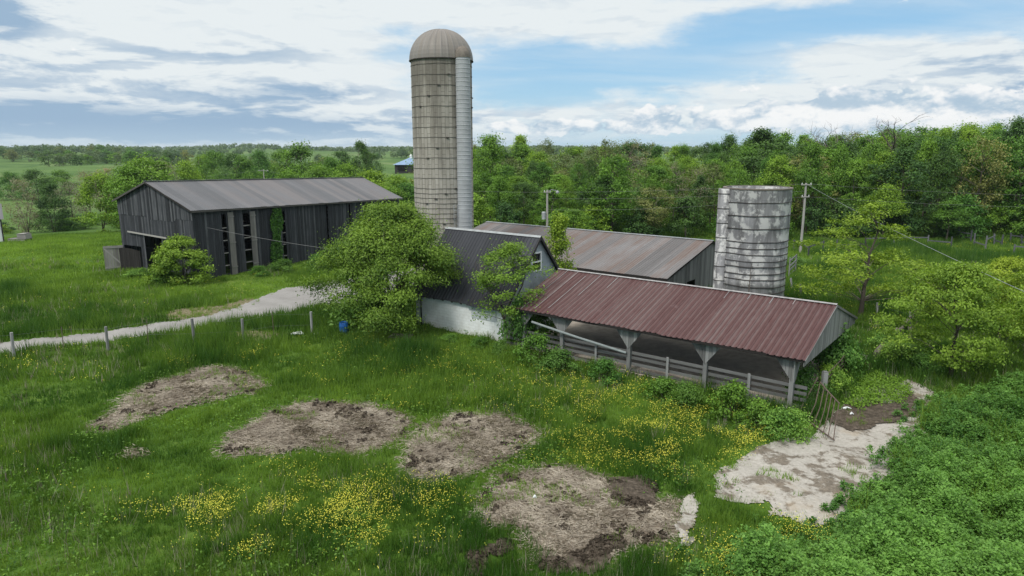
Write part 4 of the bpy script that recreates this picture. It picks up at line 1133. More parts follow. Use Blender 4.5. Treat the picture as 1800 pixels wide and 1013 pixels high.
# ---- shrubs
bush = [Proto(120 + i, 1.6, 1.3, .0, 26, 120, .15, m, 'bush', .03, 10, 3, .7, (.22, .38), .3, .3) for i, m in enumerate(('leaf_mid', 'leaf_deep', 'leaf_weed'))]
BU = [(1062, 672, 1.1, 1.9, 0, 'leafy green shrub against the board fence between the second and third posts'),
      (1165, 706, 1.0, 1.9, 0, 'low green shrub at the foot of the fence left of the middle shed post'),
      (1205, 720, 1.2, 1.6, 1, 'dark low shrub just left of the middle shed post'),
      (1288, 738, 1.5, 2.0, 0, 'tall dark shrub covering the fence right of the middle shed post'),
      (1380, 770, 1.25, 2.0, 2, 'dense blue green weed clump at the near corner of the shed'),
      (1330, 752, 1.1, 1.7, 0, 'low green weed clump left of the near shed corner'),
      (985, 654, 1.1, 2.2, 1, 'dark green shrub under the far left end of the shed fence'),
      (945, 640, 1.5, 2.4, 0, 'dark bramble thicket at the corner between milk house and shed'),
      (912, 614, 2.9, 2.3, 1, 'tall dark vine thicket climbing at the left end of the shed'),
      (952, 604, 2.4, 2.2, 0, 'leafy vine tangle under the left end of the red roof'),
      (846, 614, .7, 1.3, 0, 'small green bush in front of the white block wall'),
      (884, 624, .8, 1.4, 1, 'small dark bush at the right end of the white wall'),
      (790, 600, .45, 1.2, 2, 'low weeds growing along the white wall'),
      (1442, 655, 2.9, 3.2, 1, 'large dark bush filling the open gable end of the shed'),
      (1475, 660, 2.2, 2.4, 2, 'blue green bush behind the rusty gate beneath the gable end'),
      (1415, 705, 1.5, 1.9, 1, 'dark weeds between the corner post and the rusty gate'),
      (1462, 690, 1.3, 1.6, 2, 'green weed clump behind the gate post'),
      (1585, 640, 1.3, 2.6, 2, 'green shrub beside the fallen log on the right'),
      (1560, 615, 1.1, 2.0, 2, 'pale green shrub left of the fallen log'),
      (1620, 655, .9, 1.9, 0, 'low shrub in front of the fallen log'),
      (694, 582, 2.4, 2.6, 1, 'dark undergrowth beneath the bushy tree beside the stone slab'),
      (655, 580, 3.2, 4.2, 1, 'dark undergrowth beneath the bushy tree right of the blue barrel'),
      (560, 470, 1.2, 2.4, 0, 'green bush at the foot of the dark barn side wall'),
      (498, 478, 1.1, 2.6, 1, 'dark green growth at the foot of the ivy on the barn'),
      (455, 484, .8, 2.0, 0, 'low weeds below the second barn vent'),
      (245, 486, .7, 2.6, 2, 'blue green weeds in front of the barn door'),
      (290, 498, 1.1, 2.4, 0, 'low green shrub left of the tree at the barn corner'),
      (1400, 470, 1.0, 3.0, 1, 'grassy thicket right of the short silo')]
for i, (px, py, h, w, k, lab) in enumerate(BU):
    p = gp(px, py); bush[k].place('shrub', p[0], p[1], p[2], lab, 'shrub', h=h, w=w, group='shrubs round the farm buildings')
# ivy on the barn side wall
def ivy(px0, px1, y0, y1, n, lab, seed):
    rng = np.random.default_rng(seed); C = []
    while len(C) < n:
        x, y = rng.uniform(px0, px1), rng.uniform(y0, y1)
        w = .5 + .5 * math.sin(y * .12 + seed) * .6
        if abs((x - (px0 + px1) / 2) / (px1 - px0) * 2) > .45 + .6 * abs(w): continue
        s, t, z = BF.hit_v(x, y, ti - .1); C.append(BF.P(s, ti - .06 - .25 * rng.random(), z))
    C = np.array(C); o = thing('ivy_vine', tuple(C.mean(0) * np.array((1, 1, 0))), lab, 'vine')
    N = -BF.b * .8 + rng.normal(size=(n, 3)) * .5 + np.array((0, 0, .4))
    me = leaf_mesh('leaves', C - np.array(o.location), N, rng.uniform(.16, .3, n), np.clip(rng.normal(.5, .2, n), 0, 1), 'leaf_mid', rng, .8); link('leaves', me, o)
    mb = MB(); L0 = np.array(o.location)
    cs = C[np.argsort(C[:, 2])]; st = cs[:: max(1, len(cs) // 9)]
    mb.tube([p + BF.b * .1 for p in st], .03, 5); mb.build('stem', 'bark', o)
ivy(474, 497, 366, 472, 1500, 'strip of green ivy climbing beside the third barn vent', 5)
ivy(655, 700, 362, 392, 900, 'patch of green ivy under the far end of the barn eave', 6)

# ---- the wood
KIND = [('leaf_mid', 'round', 'mid green full crowned tree'), ('leaf_bright', 'round', 'yellow green full crowned tree'), ('leaf_dark', 'round', 'dark green dense crowned tree'),
        ('leaf_olive', 'vase', 'pale olive thin leaved tree'), ('leaf_brown', 'vase', 'brownish sparse barely leafy tree')]
WP = {}
for k, (m, sh, lab) in enumerate(KIND):
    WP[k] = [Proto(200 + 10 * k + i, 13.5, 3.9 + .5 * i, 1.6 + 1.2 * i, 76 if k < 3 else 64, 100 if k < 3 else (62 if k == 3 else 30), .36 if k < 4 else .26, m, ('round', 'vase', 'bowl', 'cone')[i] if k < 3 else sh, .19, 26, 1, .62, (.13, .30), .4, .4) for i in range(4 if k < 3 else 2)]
def wood_tree(px, top, Y, k, lab=None, w=None, name='forest_tree', group=None):
    pr = WP[k][random.randrange(len(WP[k]))]
    pt = on_Y(px, top, Y); z = T(pt[0], Y); h = max(3.5, pt[2] - z)
    return pr.place(name, pt[0], Y, z, lab, 'tree', h=h, w=w or h * random.choice((.42, .52, .6, .68, .85)), group=group)
def skyline(px):
    return np.interp(px, [780, 835, 880, 912, 960, 1010, 1060, 1110, 1160, 1220, 1290, 1340, 1390, 1450, 1500, 1560, 1620, 1680, 1740, 1800, 1900], [246, 244, 262, 252, 258, 264, 250, 256, 262, 258, 252, 228, 244, 248, 244, 236, 232, 234, 236, 226, 220])
def front(px):
    return np.interp(px, [780, 850, 900, 950, 1000, 1060, 1120, 1180, 1250, 1340, 1420, 1500, 1600, 1700, 1800, 1900], [330, 320, 322, 315, 325, 318, 312, 308, 300, 290, 262, 275, 258, 252, 250, 245])
rowsY = [97, 103, 110, 118, 127, 138, 151, 166]
for ri, Y in enumerate(rowsY):
    f = ri / (len(rowsY) - 1)
    px = 772.0 if ri > 1 else 790.0
    step = 6.0 / Y * 1200
    while px < 1960:
        top = front(px) * (1 - f) + skyline(px) * f + random.uniform(-9, 12) - (4 if f > .6 else 0)
        right = px > 1300
        wts = ([30, 32, 14, 16, 8] if not right else [44, 26, 22, 6, 2])
        k = random.choices(range(5), wts)[0]
        ridge = 'in the front row' if ri < 2 else ('in the middle' if ri < 5 else 'on the skyline')
        side = 'of the wood behind the grey shed' if not right else 'of the wood behind the pasture'
        wood_tree(px, top, Y + random.uniform(-2.5, 2.5), k, f'{KIND[k][2]} {ridge} {side}', group=f'{KIND[k][2]}s {ridge} {side}')
        px += step * random.uniform(.8, 1.25)
# low growth at the wood's foot
edge = [Proto(260 + i, 5, 2.6, .0, 44, 110, .28, m, 'bush', .06, 10, 3, .6, (.2, .34), .3, .3) for i, m in enumerate(('leaf_mid', 'leaf_bright', 'leaf_dark'))]
px = 790.0
while px < 1950:
    k = random.randrange(3); Y = 93.5 + random.uniform(-1.5, 2)
    x = on_Y(px, 415, Y)[0]
    edge[k].place('edge_shrub', x, Y, 0, ['mid green', 'bright green', 'dark green'][k] + ' bushy undergrowth along the foot of the wood', 'shrub', h=random.uniform(3, 6), w=random.uniform(4.5, 7), group=['mid green', 'bright green', 'dark green'][k] + ' undergrowth along the wood')
    px += random.uniform(45, 85)
# trees one can name
wood_tree(1078, 277, 93, 1, 'rounded bright yellow green tree in the middle of the wood', w=7.5)
wood_tree(1342, 226, 128, 2, 'tallest broad dark crown above the skyline left of the bare snags', w=11)
wood_tree(912, 250, 150, 2, 'small dark round crown standing above the skyline right of the tall silo', w=5.5)
wood_tree(1065, 247, 140, 3, 'pale thin crown above the skyline left of the white flecked crown', w=7)
wood_tree(1112, 247, 138, 4, 'whitish sparse crown above the skyline above the long shed', w=8)
wood_tree(860, 244, 112, 0, 'tall green tree right beside the tall silo', w=8)
wood_tree(1795, 214, 112, 2, 'tall tree at the right edge rising above the wood', w=9)
wood_tree(1672, 356, 90, 0, 'small rounded tree standing in front of the right wood', w=6.5)
wood_tree(1560, 330, 92, 1, 'mid sized bright tree in front of the wood behind the airy young tree', w=7)
wood_tree(1010, 370, 88, 1, 'bright yellow green young tree just behind the grey shed roof', w=5)
wood_tree(1150, 330, 92, 3, 'pale blossoming tree near the middle of the wood edge', w=6)

def snag(px, top, Y, lab, seed):
    rng = np.random.default_rng(seed); pt = on_Y(px, top, Y); z = T(pt[0], Y); H = pt[2] - z
    o = thing('bare_tree', (pt[0], Y, z), lab, 'tree'); mb = MB()
    def grow(p, d, L, r, dep):
        q = p; P = [p]; dd = d
        for i in range(4):
            dd = dd + rng.normal(size=3) * (.05 if dep == 0 else .12); dd /= np.linalg.norm(dd); q = q + dd * L / 4; P.append(q)
        mb.tube(P, [r * (1 - (.13 if dep == 0 else .15) * i) for i in range(5)], 5 if dep < 2 else 3, rng.random())
        if dep >= 4: return
        for i in range(11 if dep == 0 else 3 if dep < 3 else 2):
            a = rng.uniform(0, 6.28); s = rng.uniform(.4, .8)
            e = dd + np.array((math.cos(a) * s, math.sin(a) * s, rng.uniform(-.1, .35))); e /= np.linalg.norm(e)
            grow(P[rng.integers(1 if dep == 0 else 2, 5)], e, L * (rng.uniform(.22, .36) if dep == 0 else rng.uniform(.5, .75)), r * (.36 if dep == 0 else .55), dep + 1)
    grow(np.array((0, 0, -.2)), np.array((0, 0, 1.)), H * .85, .36, 0)
    # stretch to the height seen
    zs = np.array(mb.V)[:, 2]; k = H / zs.max(); mb.V = [(x, y, zz_ * k) for x, y, zz_ in mb.V]
    me = mb.build('trunk', 'bark').data
    ob = [b for b in COL.objects if b.data is me][0]; ob.parent = o
snag(1590, 196, 118, 'tall bare dead tree rising above the right wood', 1)
snag(1480, 212, 124, 'bare grey tree above the wood left of the tallest dead tree', 2)
snag(1545, 222, 130, 'small bare tree between the two taller bare trees', 3)

# ---- left of the silo and in the valley
LT = [(634, 252, 190, 2, 'tall dark tree standing left of the silo on the skyline', 7.5), (528, 254, 185, 0, 'broad grey green tree above the barn ridge', 14), (652, 272, 230, 2, 'dark rounded tree just left of the blue roofed building', 9),
      (600, 268, 240, 2, 'dark tree behind the broad grey green tree', 11), (455, 268, 230, 0, 'mid green tree on the skyline left above the barn roof', 12), (488, 264, 260, 0, 'green tree between two others above the barn ridge', 12),
      (410, 272, 220, 2, 'dark green tree above the left end of the barn ridge', 11), (375, 268, 240, 0, 'green tree on the far side of the barn gable', 12), (355, 272, 260, 1, 'bright green tree in the row behind the barn', 10), (430, 276, 200, 0, 'rounded green tree directly above the barn roof', 10),
      (325, 283, 160, 1, 'airy yellow green tree behind the barn gable', 9), (228, 290, 128, 1, 'tall yellow green tree left of the barn gable', 10), (262, 277, 132, 1, 'large yellow green tree rising over the barn gable', 12), (168, 305, 130, 1, 'single yellowish tree standing in the left pasture edge', 8.5),
      (285, 282, 210, 4, 'pale whitish blossoming tree behind the yellow green trees', 10), (60, 300, 225, 2, 'dark bushy clump on the valley floor at left', 13), (100, 300, 260, 0, 'low dark tree beside the dark clump in the valley', 12), (15, 304, 240, 0, 'green tree at the left edge of the valley', 9),
      (85, 325, 140, 2, 'dark green tree at the head of the left pasture', 7), (120, 318, 150, 4, 'thin brownish tree left of the single yellowish tree', 7), (35, 318, 138, 4, 'thin bare looking tree near the left edge', 7), (150, 300, 190, 4, 'grey brown thin tree above the single yellowish tree', 8), (185, 298, 200, 4, 'grey tree in the hollow behind the yellowish tree', 9),
      (700, 312, 110, 1, 'yellow green tree between the barn roof and the tall silo', 9), (655, 300, 125, 1, 'bright tree behind the far end of the barn roof', 9), (610, 288, 150, 1, 'bright yellow green tree above the barn ridge', 9), (560, 296, 140, 1, 'low bright tree behind the middle of the barn ridge', 10), (580, 280, 170, 0, 'mid green rounded tree behind the bright trees', 10),
      (715, 325, 100, 0, 'green bushy tree beside the foot of the tall silo', 8), (690, 330, 98, 1, 'light green bushy tree behind the end of the barn', 7), (508, 300, 135, 1, 'yellow green low tree behind the barn ridge near its middle', 9)]
VP = {k: [Proto(300 + 10 * k + i, 10.5, 4.2 + .5 * i, .3 + .5 * i, 70, 105 if k < 3 else (60 if k == 3 else 34), .34, m, 'bowl' if k < 4 else 'vase', .16, 22, 1 + 2 * (i == 0), .6, (.16, .30), .3, .38) for i in range(2)] for k, (m, sh, lab) in enumerate(KIND)}
for px, top, Y, k, lab, w in LT:
    pr = VP[k][random.randrange(2)]; pt = on_Y(px, top, Y); z = T(pt[0], Y) - .4
    pr.place('valley_tree', pt[0], Y, z, lab, 'tree', h=max(3.5, pt[2] - z), w=w)
for i in range(16):
    px = random.uniform(-40, 345); Y = random.uniform(134, 170); x = on_Y(px, 370, Y)[0]; k = random.randrange(3)
    edge[k].place('edge_shrub', x, Y, T(x, Y) - .2, ['mid green', 'bright green', 'dark green'][k] + ' bush in the dip beyond the left pasture', 'shrub', h=random.uniform(1.6, 3.6), w=random.uniform(4, 8), group=['mid green', 'bright green', 'dark green'][k] + ' bushes in the dip beyond the left pasture')
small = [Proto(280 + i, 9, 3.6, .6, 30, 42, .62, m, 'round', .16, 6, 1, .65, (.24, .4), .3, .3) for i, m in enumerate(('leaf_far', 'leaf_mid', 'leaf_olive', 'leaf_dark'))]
# hedgerows and copses on the far slopes
HED = [(-40, 262, 720, 300, 720, 26), (150, 275, 285, 272, 520, 12), (70, 300, 160, 296, 480, 10), (205, 292, 330, 286, 430, 11), (110, 286, 190, 288, 560, 11), (200, 272, 320, 270, 660, 16), (0, 280, 120, 276, 640, 14), (350, 276, 650, 280, 330, 24), (400, 284, 640, 290, 270, 16), (0, 268, 200, 268, 860, 22)]
HLAB = ['small bluish green tree on the far slope', 'small green tree on the far slope', 'small pale tree on the far slope', 'small dark tree on the far slope']
for x0, y0, x1, y1, Y, n in HED:
    for i in range(n):
        f = random.random(); px = x0 + (x1 - x0) * f; Yi = Y + random.uniform(-.06, .06) * Y; x = on_Y(px, 262, Yi)[0]; k = random.choices(range(4), [45, 22, 12, 21])[0]
        h = random.uniform(6, 11)
        small[k].place('distant_tree', x, Yi, T(x, Yi), HLAB[k], 'tree', h=h, w=h * random.uniform(.8, 1.25), group=HLAB[k].replace('tree', 'trees') + 's')
# far-off woodland that reads as one mass
rng = np.random.default_rng(5)
C, N, S, Tn = [], [], [], []
nt = 0
while nt < 5200:
    an = rng.uniform(-.80, .86); d = rng.choice([rng.uniform(700, 1000), rng.uniform(1000, 1700), rng.uniform(1700, 3600)], p=[.15, .45, .4])
    x, y = d * math.sin(an), d * math.cos(an)
    if fbm(x / 140, y / 90, 41, 3) < (.60 if d < 1000 else .53 if d < 1700 else .46) or (d < 1000 and an < -.2): continue
    nt += 1; h = rng.uniform(7, 12); z = T(x, y); k = 34
    o = rng.normal(size=(k, 3)); o /= np.linalg.norm(o, axis=1, keepdims=True)
    C.append(np.array((x, y, z + h * .52)) + o * np.array((h * .42, h * .42, h * .46)) * rng.uniform(.7, 1, (k, 1))); N.append(o + rng.normal(size=(k, 3)) * .4 + np.array((0, 0, .3))); S.append(rng.uniform(.38, .6, k) * h * .55); Tn.append(np.full(k, rng.uniform(.1, .9)) + rng.normal(size=k) * .1)
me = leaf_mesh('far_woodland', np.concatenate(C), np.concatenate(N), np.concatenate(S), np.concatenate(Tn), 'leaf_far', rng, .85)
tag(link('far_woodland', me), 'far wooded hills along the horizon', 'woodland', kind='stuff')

# =================================================================== grass, weeds, flowers, straw
rng = np.random.default_rng(21)
EXCL = ['straw1', 'straw2', 'straw3', 'straw4', 'mud1', 'mud2', 'mud3', 'mud4', 'pad', 'pad2', 'pad3', 'drive', 'earth1', 'earth2', 'floor', 'lane', 'moss']
MASKS['weeds'] = (gpoly([(1225, 1060), (1240, 1000), (1290, 955), (1345, 930), (1400, 950), (1460, 935), (1505, 905), (1545, 850), (1590, 780), (1630, 715), (1700, 690), (1800, 672), (1960, 650), (2200, 700), (2200, 1200), (1500, 1400), (1200, 1200)]), .45, 1.0)
BLD = [[tuple(BF.P(s, t, 0)[:2]) for s, t in ((.3, .3), (BL, .3), (BL, BW), (.3, BW))],
       [tuple(YF.P(s, t, 0)[:2]) for s, t in ((MS0, MT0), (MS1, MT0), (MS1, MT1), (MS0, MT1))],
       [tuple(YF.P(s, t, 0)[:2]) for s, t in ((LS0, LT0), (LS1, LT0), (LS1, LT1), (LS0, LT1))]]
def scatter(n, dmin, dmax, pw, amax=.86, amin=None):
    """points round the camera's side of the yard, thinner with distance"""
    u = rng.random(n); e = 2 - pw
    d = (dmin ** e + u * (dmax ** e - dmin ** e)) ** (1 / e)
    a = rng.uniform(-amax if amin is None else amin, amax, n)
    return d * np.sin(a), d * np.cos(a), d
def keep(x, y, names, edge=.26):
    k = np.ones(len(x), bool)
    for nme in names:
        e = edge if nme[:4] != 'driv' else .12
        k &= ~in_mask(nme, x + rng.normal(size=len(x)) * e, y + rng.normal(size=len(x)) * e)
    for P in BLD: k &= ~inside(P, x, y)
    return k
def blades(name, x, y, z, hgt, nb, wid, col, mat, spread, lean=.45, cat=None, label=None):
    n = len(x); C = np.repeat(np.stack((x, y, z), 1), nb, 0); h = np.repeat(hgt, nb) * rng.uniform(.5, 1.15, n * nb); sp = np.repeat(spread, nb)
    a = rng.uniform(0, 6.28, n * nb); r = np.sqrt(rng.random(n * nb)) * sp
    b = C + np.stack((np.cos(a) * r, np.sin(a) * r, np.full(n * nb, -.02)), 1)
    a2 = rng.uniform(0, 6.28, n * nb); ln = rng.uniform(.05, lean, n * nb) * h
    la = np.repeat(rng.uniform(0, 6.28, n), nb); lk = np.repeat(rng.uniform(0, .35, n), nb) * h
    tip = b + np.stack((np.cos(a2) * ln + np.cos(la) * lk, np.sin(a2) * ln + np.sin(la) * lk, h), 1)
    w = np.repeat(wid, nb) * rng.uniform(.6, 1.3, n * nb); d = rng.uniform(0, 6.28, n * nb); wv = np.stack((np.cos(d), np.sin(d), np.zeros(n * nb)), 1) * (w * .5)[:, None]
    V = np.stack((b - wv, b + wv, tip), 1).reshape(-1, 3)
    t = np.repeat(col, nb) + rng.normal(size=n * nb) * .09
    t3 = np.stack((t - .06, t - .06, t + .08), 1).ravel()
    me = fast_mesh(name, V, 3, mat, t3)
    return tag(link(name, me), label, cat, kind='stuff')
# meadow, denser near
x, y, d = scatter(150000, 14.0, 150.0, 1.35)
k = keep(x, y, EXCL) & ~(in_mask('weeds', x, y) & (rng.random(len(x)) < .8))
x, y, d = x[k], y[k], d[k]
tall = fbm(x * .16, y * .16, 5, 4); pat = fbm(x * .35, y * .35, 9, 4); big_ = fbm(x * .05, y * .05, 15, 3)
lawn = sstep(y - (44 - .31 * x * (x < 0)), -4, 8) * (x < 5)
hg = (.16 + .62 * np.clip((tall - .32) * 1.9, 0, 1)) * (1 - .45 * lawn)
tus = np.clip((fbm(x * .8, y * .8, 17, 3) - .56) * 5, 0, 1) * (1 - .5 * lawn); hg = hg + .30 * tus
near_edge = np.zeros(len(x))
for nm in ('straw1', 'straw2', 'straw3', 'straw4', 'pad', 'drive'):
    cx = x + rng.normal(size=len(x)) * .0
    for ox, oy in ((.7, 0), (-.7, 0), (0, .7), (0, -.7)): near_edge = np.maximum(near_edge, in_mask(nm, x + ox, y + oy))
hg *= 1 - .5 * near_edge
col = .34 + 1.0 * (pat - .5) + .7 * (big_ - .5) + .27 * lawn + .18 * near_edge - .20 * tus - .36 * np.clip((tall - .5) * 2.2, -.3, .6) + rng.normal(size=len(x)) * .07
sc = np.clip(d / 26, .8, 4.2) ** .8
blades('meadow_grass', x, y, terr(x, y), hg * np.clip(sc, 1, 1.5), 10, .030 * sc, col, 'grass_blade', .22 * sc, label='lush green meadow grass round the farm buildings', cat='grass')
# pale flowering grass stalks
x, y, d = scatter(11000, 14, 90, 1.35); k = keep(x, y, EXCL + ['weeds']) & (fbm(x * .13, y * .13, 37, 4) > .5); x, y, d = x[k], y[k], d[k]; n = len(x)
blades('grass_stalks', x, y, terr(x, y), rng.uniform(.45, .85, n), 4, .016 * np.clip(d / 26, .8, 3), rng.normal(.42, .15, n), 'straw', np.full(n, .2), .35, label='thin pale seeding grass stalks standing above the meadow', cat='grass')
# broad leaf weeds in the meadow
x, y, d = scatter(15000, 14, 75, 1.3); k = keep(x, y, EXCL) & (fbm(x * .3, y * .3, 31, 3) > .56)
x, y, d = x[k], y[k], d[k]; nl = 9; n = len(x)
C = np.repeat(np.stack((x, y, terr(x, y)), 1), nl, 0) + rng.normal(size=(n * nl, 3)) * np.array((.16, .16, 0)) + np.stack((np.zeros(n * nl), np.zeros(n * nl), rng.uniform(.08, .42, n * nl)), 1)
me = leaf_mesh('meadow_weeds', C, rng.normal(size=(n * nl, 3)) * .5 + np.array((0, 0, .8)), rng.uniform(.06, .15, n * nl), np.clip(np.repeat(rng.normal(.40, .2, n), nl) + rng.normal(size=n * nl) * .1, 0, 1), 'leaf_mid', rng, .5)
tag(link('meadow_weeds', me), 'broad leaved weeds scattered through the meadow grass', 'weeds', kind='stuff')
# tall weed field at the right
x, y, d = scatter(30000, 12, 62, 1.0, 1.0, .05); k = in_mask('weeds', x + rng.normal(size=len(x)) * .45, y + rng.normal(size=len(x)) * .45)
k &= (fbm(x * .85, y * .85, 51, 3) > .36) | (rng.random(len(x)) < .35)
x, y, d = x[k], y[k], d[k]; n = len(x)
mnd = np.clip((fbm(x * .85, y * .85, 51, 3) - .30) * 2.2, 0, 1); hgt = .22 + 1.15 * mnd; hgt *= .8 + .4 * rng.random(n)
inn = np.ones(n)
for ox, oy in ((1.2, 0), (-1.2, 0), (0, 1.2), (0, -1.2)): inn = np.minimum(inn, np.where(in_mask('weeds', x + ox, y + oy), 1, .5))
hgt *= inn
C, N, S, Tn = [], [], [], []
tone = np.clip(.30 + .22 * mnd + .9 * (fbm(x * .28, y * .28, 61, 4) - .5) + rng.normal(size=n) * .12, 0, 1)
fr = 11; per = 11
# each plant: fronds that arch out from the stem, small leaflets along each
az_ = rng.uniform(0, 6.28, (n, fr)); zf = rng.uniform(.3, 1.0, (n, fr)); Lf = rng.uniform(.28, .62, (n, fr)) * (1.15 - .5 * zf) * np.clip(hgt, .5, 1.2)[:, None]
s_ = np.linspace(.15, 1, per)[None, None, :]
rad = Lf[:, :, None] * s_
X = x[:, None, None] + np.cos(az_)[:, :, None] * rad; Y = y[:, None, None] + np.sin(az_)[:, :, None] * rad
Z = terr(x, y)[:, None, None] + hgt[:, None, None] * zf[:, :, None] + .28 * rad - .75 * rad ** 2 / np.maximum(Lf[:, :, None], .1) * .9
P = np.stack((X, Y, Z), -1).reshape(-1, 3) + rng.normal(size=(n * fr * per, 3)) * .035
me = leaf_mesh('weed_field', P, rng.normal(size=P.shape) * .45 + np.array((0, 0, .85)), rng.uniform(.055, .125, len(P)) * (1.2 - .4 * np.tile(s_.ravel(), n * fr)), np.clip(np.repeat(tone, fr * per) + np.repeat(.25 * (zf.ravel() - .6), per) + rng.normal(size=len(P)) * .1, 0, 1), 'leaf_weed', rng, .62)
tag(link('weed_field', me), 'dense knee high feathery green weeds covering the right foreground', 'weeds', kind='stuff')
# tall pale grasses pushing through the weeds
x, y, d = scatter(16000, 12, 60, 1.0, 1.0, .05); k = in_mask('weeds', x, y) & (fbm(x * .45, y * .45, 57, 3) > .56); x, y, d = x[k], y[k], d[k]; n = len(x)
blades('tall_grass', x, y, terr(x, y), rng.uniform(.7, 1.35, n), 7, np.full(n, .024), rng.normal(.55, .18, n), 'grass_blade', np.full(n, .2), .4, label='tall light grasses pushing through the weed patch', cat='grass')
# moss and low green on the damp concrete
x, y, d = scatter(60000, 25, 50, 1.0, .75, .25); k = in_mask('moss', x, y); x, y = x[k], y[k]; n = len(x)
P = np.stack((x, y, terr(x, y) + .07 + rng.random(n) * .18), 1)
for_ = np.repeat(P, 4, 0) + rng.normal(size=(n * 4, 3)) * np.array((.12, .12, .04))
me = leaf_mesh('low_clover', for_, rng.normal(size=(n * 4, 3)) * .4 + np.array((0, 0, 1.)), rng.uniform(.06, .13, n * 4), np.clip(rng.normal(.55, .2, n * 4), 0, 1), 'leaf_bright', rng, .8)
tag(link('low_clover', me), 'mat of low bright green clover on the damp concrete', 'ground cover', kind='stuff')
# buttercups: clusters followed in the photo
CL_ = [(700, 720, 40, 8, 60), (430, 930, 120, 30, 260), (250, 870, 80, 20, 80), (900, 650, 120, 20, 160), (1060, 730, 70, 30, 700), (1150, 760, 110, 40, 1900), (1240, 770, 90, 38, 1500), (1050, 790, 70, 25, 600), (1180, 800, 110, 22, 1200), (1300, 785, 60, 18, 500), (1010, 700, 60, 22, 350), (960, 690, 60, 25, 250), (1250, 730, 60, 22, 350), (1330, 770, 40, 18, 200),
       (600, 890, 75, 28, 1300), (560, 880, 20, 20, 250), (760, 880, 28, 16, 300), (380, 902, 60, 14, 800), (350, 920, 50, 10, 250), (410, 978, 30, 9, 380), (470, 905, 25, 14, 220), (620, 905, 40, 22, 500), (450, 632, 22, 8, 200), (310, 638, 14, 6, 100), (640, 612, 60, 14, 200), (800, 660, 80, 25, 300), (700, 640, 90, 20, 250),
       (40, 645, 30, 6, 70), (120, 665, 40, 10, 60), (560, 675, 14, 5, 60), (1100, 690, 40, 14, 200), (1400, 945, 30, 18, 350), (1300, 985, 40, 16, 250), (1250, 1000, 50, 20, 200), (730, 960, 40, 14, 120), (660, 960, 30, 10, 80), (500, 830, 30, 12, 60),
       (1480, 530, 40, 22, 400), (1560, 540, 60, 22, 400), (1420, 560, 30, 20, 250), (1450, 500, 40, 10, 200), (1760, 428, 40, 5, 120), (1690, 440, 20, 4, 80), (1500, 590, 40, 14, 120), (1600, 500, 60, 12, 150)]
xs, ys = [], []
for px, py, sx, sy, n in CL_:
    for _ in range(int(n * .62)):
        a, b = random.gauss(px, sx), random.gauss(py, sy)
        p = gp(a, b) if False else on_z(a, min(b, 1080), .0); xs.append(p[0]); ys.append(p[1])
xs, ys = np.array(xs), np.array(ys)
x, y, d = scatter(5000, 15, 110, 1.2); k = fbm(x * .1, y * .1, 71, 3) > .5; xs, ys = np.append(xs, x[k]), np.append(ys, y[k])
k = (fbm(xs * .9, ys * .9, 81, 3) > .47) & keep(xs, ys, EXCL); xs, ys = xs[k], ys[k]; n = len(xs)
P = np.stack((xs, ys, terr(xs, ys) + .22 + .30 * rng.random(n)), 1); P = np.repeat(P, 3, 0) + rng.normal(size=(n * 3, 3)) * np.array((.10, .10, .05)); dd = np.hypot(P[:, 0], P[:, 1])
me = leaf_mesh('buttercups', P, rng.normal(size=P.shape) * .35 + np.array((0, -.25, 1.)), rng.uniform(.023, .042, len(P)) * np.clip(dd / 26, .9, 2.0) ** .7, rng.random(len(P)), 'petal', rng, .9)
tag(link('buttercups', me), 'yellow buttercups flowering in drifts through the meadow', 'flowers', kind='stuff')
# loose straw and stalks on the bare patches
def straws(name, masks, n, col, zo, L=(.14, .42), w=.014, up=.1):
    P = []
    for nm, mound in masks:
        A = np.array(MASKS[nm][0]); x0, y0 = A.min(0) - .6; x1, y1 = A.max(0) + .6
        x, y = rng.uniform(x0, x1, n), rng.uniform(y0, y1, n); k = in_mask(nm, x + rng.normal(size=n) * .3, y + rng.normal(size=n) * .3); x, y = x[k], y[k]
        ctr = A.mean(0); rad = np.abs(A - ctr).max(0); dome = np.clip(1 - ((x - ctr[0]) / rad[0]) ** 2 - ((y - ctr[1]) / rad[1]) ** 2, 0, 1)
        P.append(np.stack((x, y, terr(x, y) + zo + mound * dome), 1))
    P = np.concatenate(P); m = len(P); a = rng.uniform(0, 6.28, m); l = rng.uniform(*L, m); e = rng.uniform(-.02, up, m)
    dv = np.stack((np.cos(a), np.sin(a), e), 1) * l[:, None]; wv = np.stack((-np.sin(a), np.cos(a), rng.normal(size=m) * .5), 1) * (w * rng.uniform(.6, 1.5, m))[:, None]
    V = np.stack((P - wv, P + dv * .5 - wv * .2 + np.array((0, 0, .015)), P + dv, P + wv), 1).reshape(-1, 3)
    t = np.repeat(np.clip(col + 1.3 * (fbm(P[:, 0] * 1.1, P[:, 1] * 1.1, 91, 4) - .5) + rng.normal(size=m) * .2, 0, 1), 4)
    return fast_mesh(name, V, 4, 'straw', t)
tag(link('loose_straw', straws('loose_straw', [('straw1', .09), ('straw2', .09), ('straw3', .09), ('straw4', .09)], 26000, .42, .03)), 'grey brown straw strewn over the bare feeding patches', 'straw', kind='stuff')
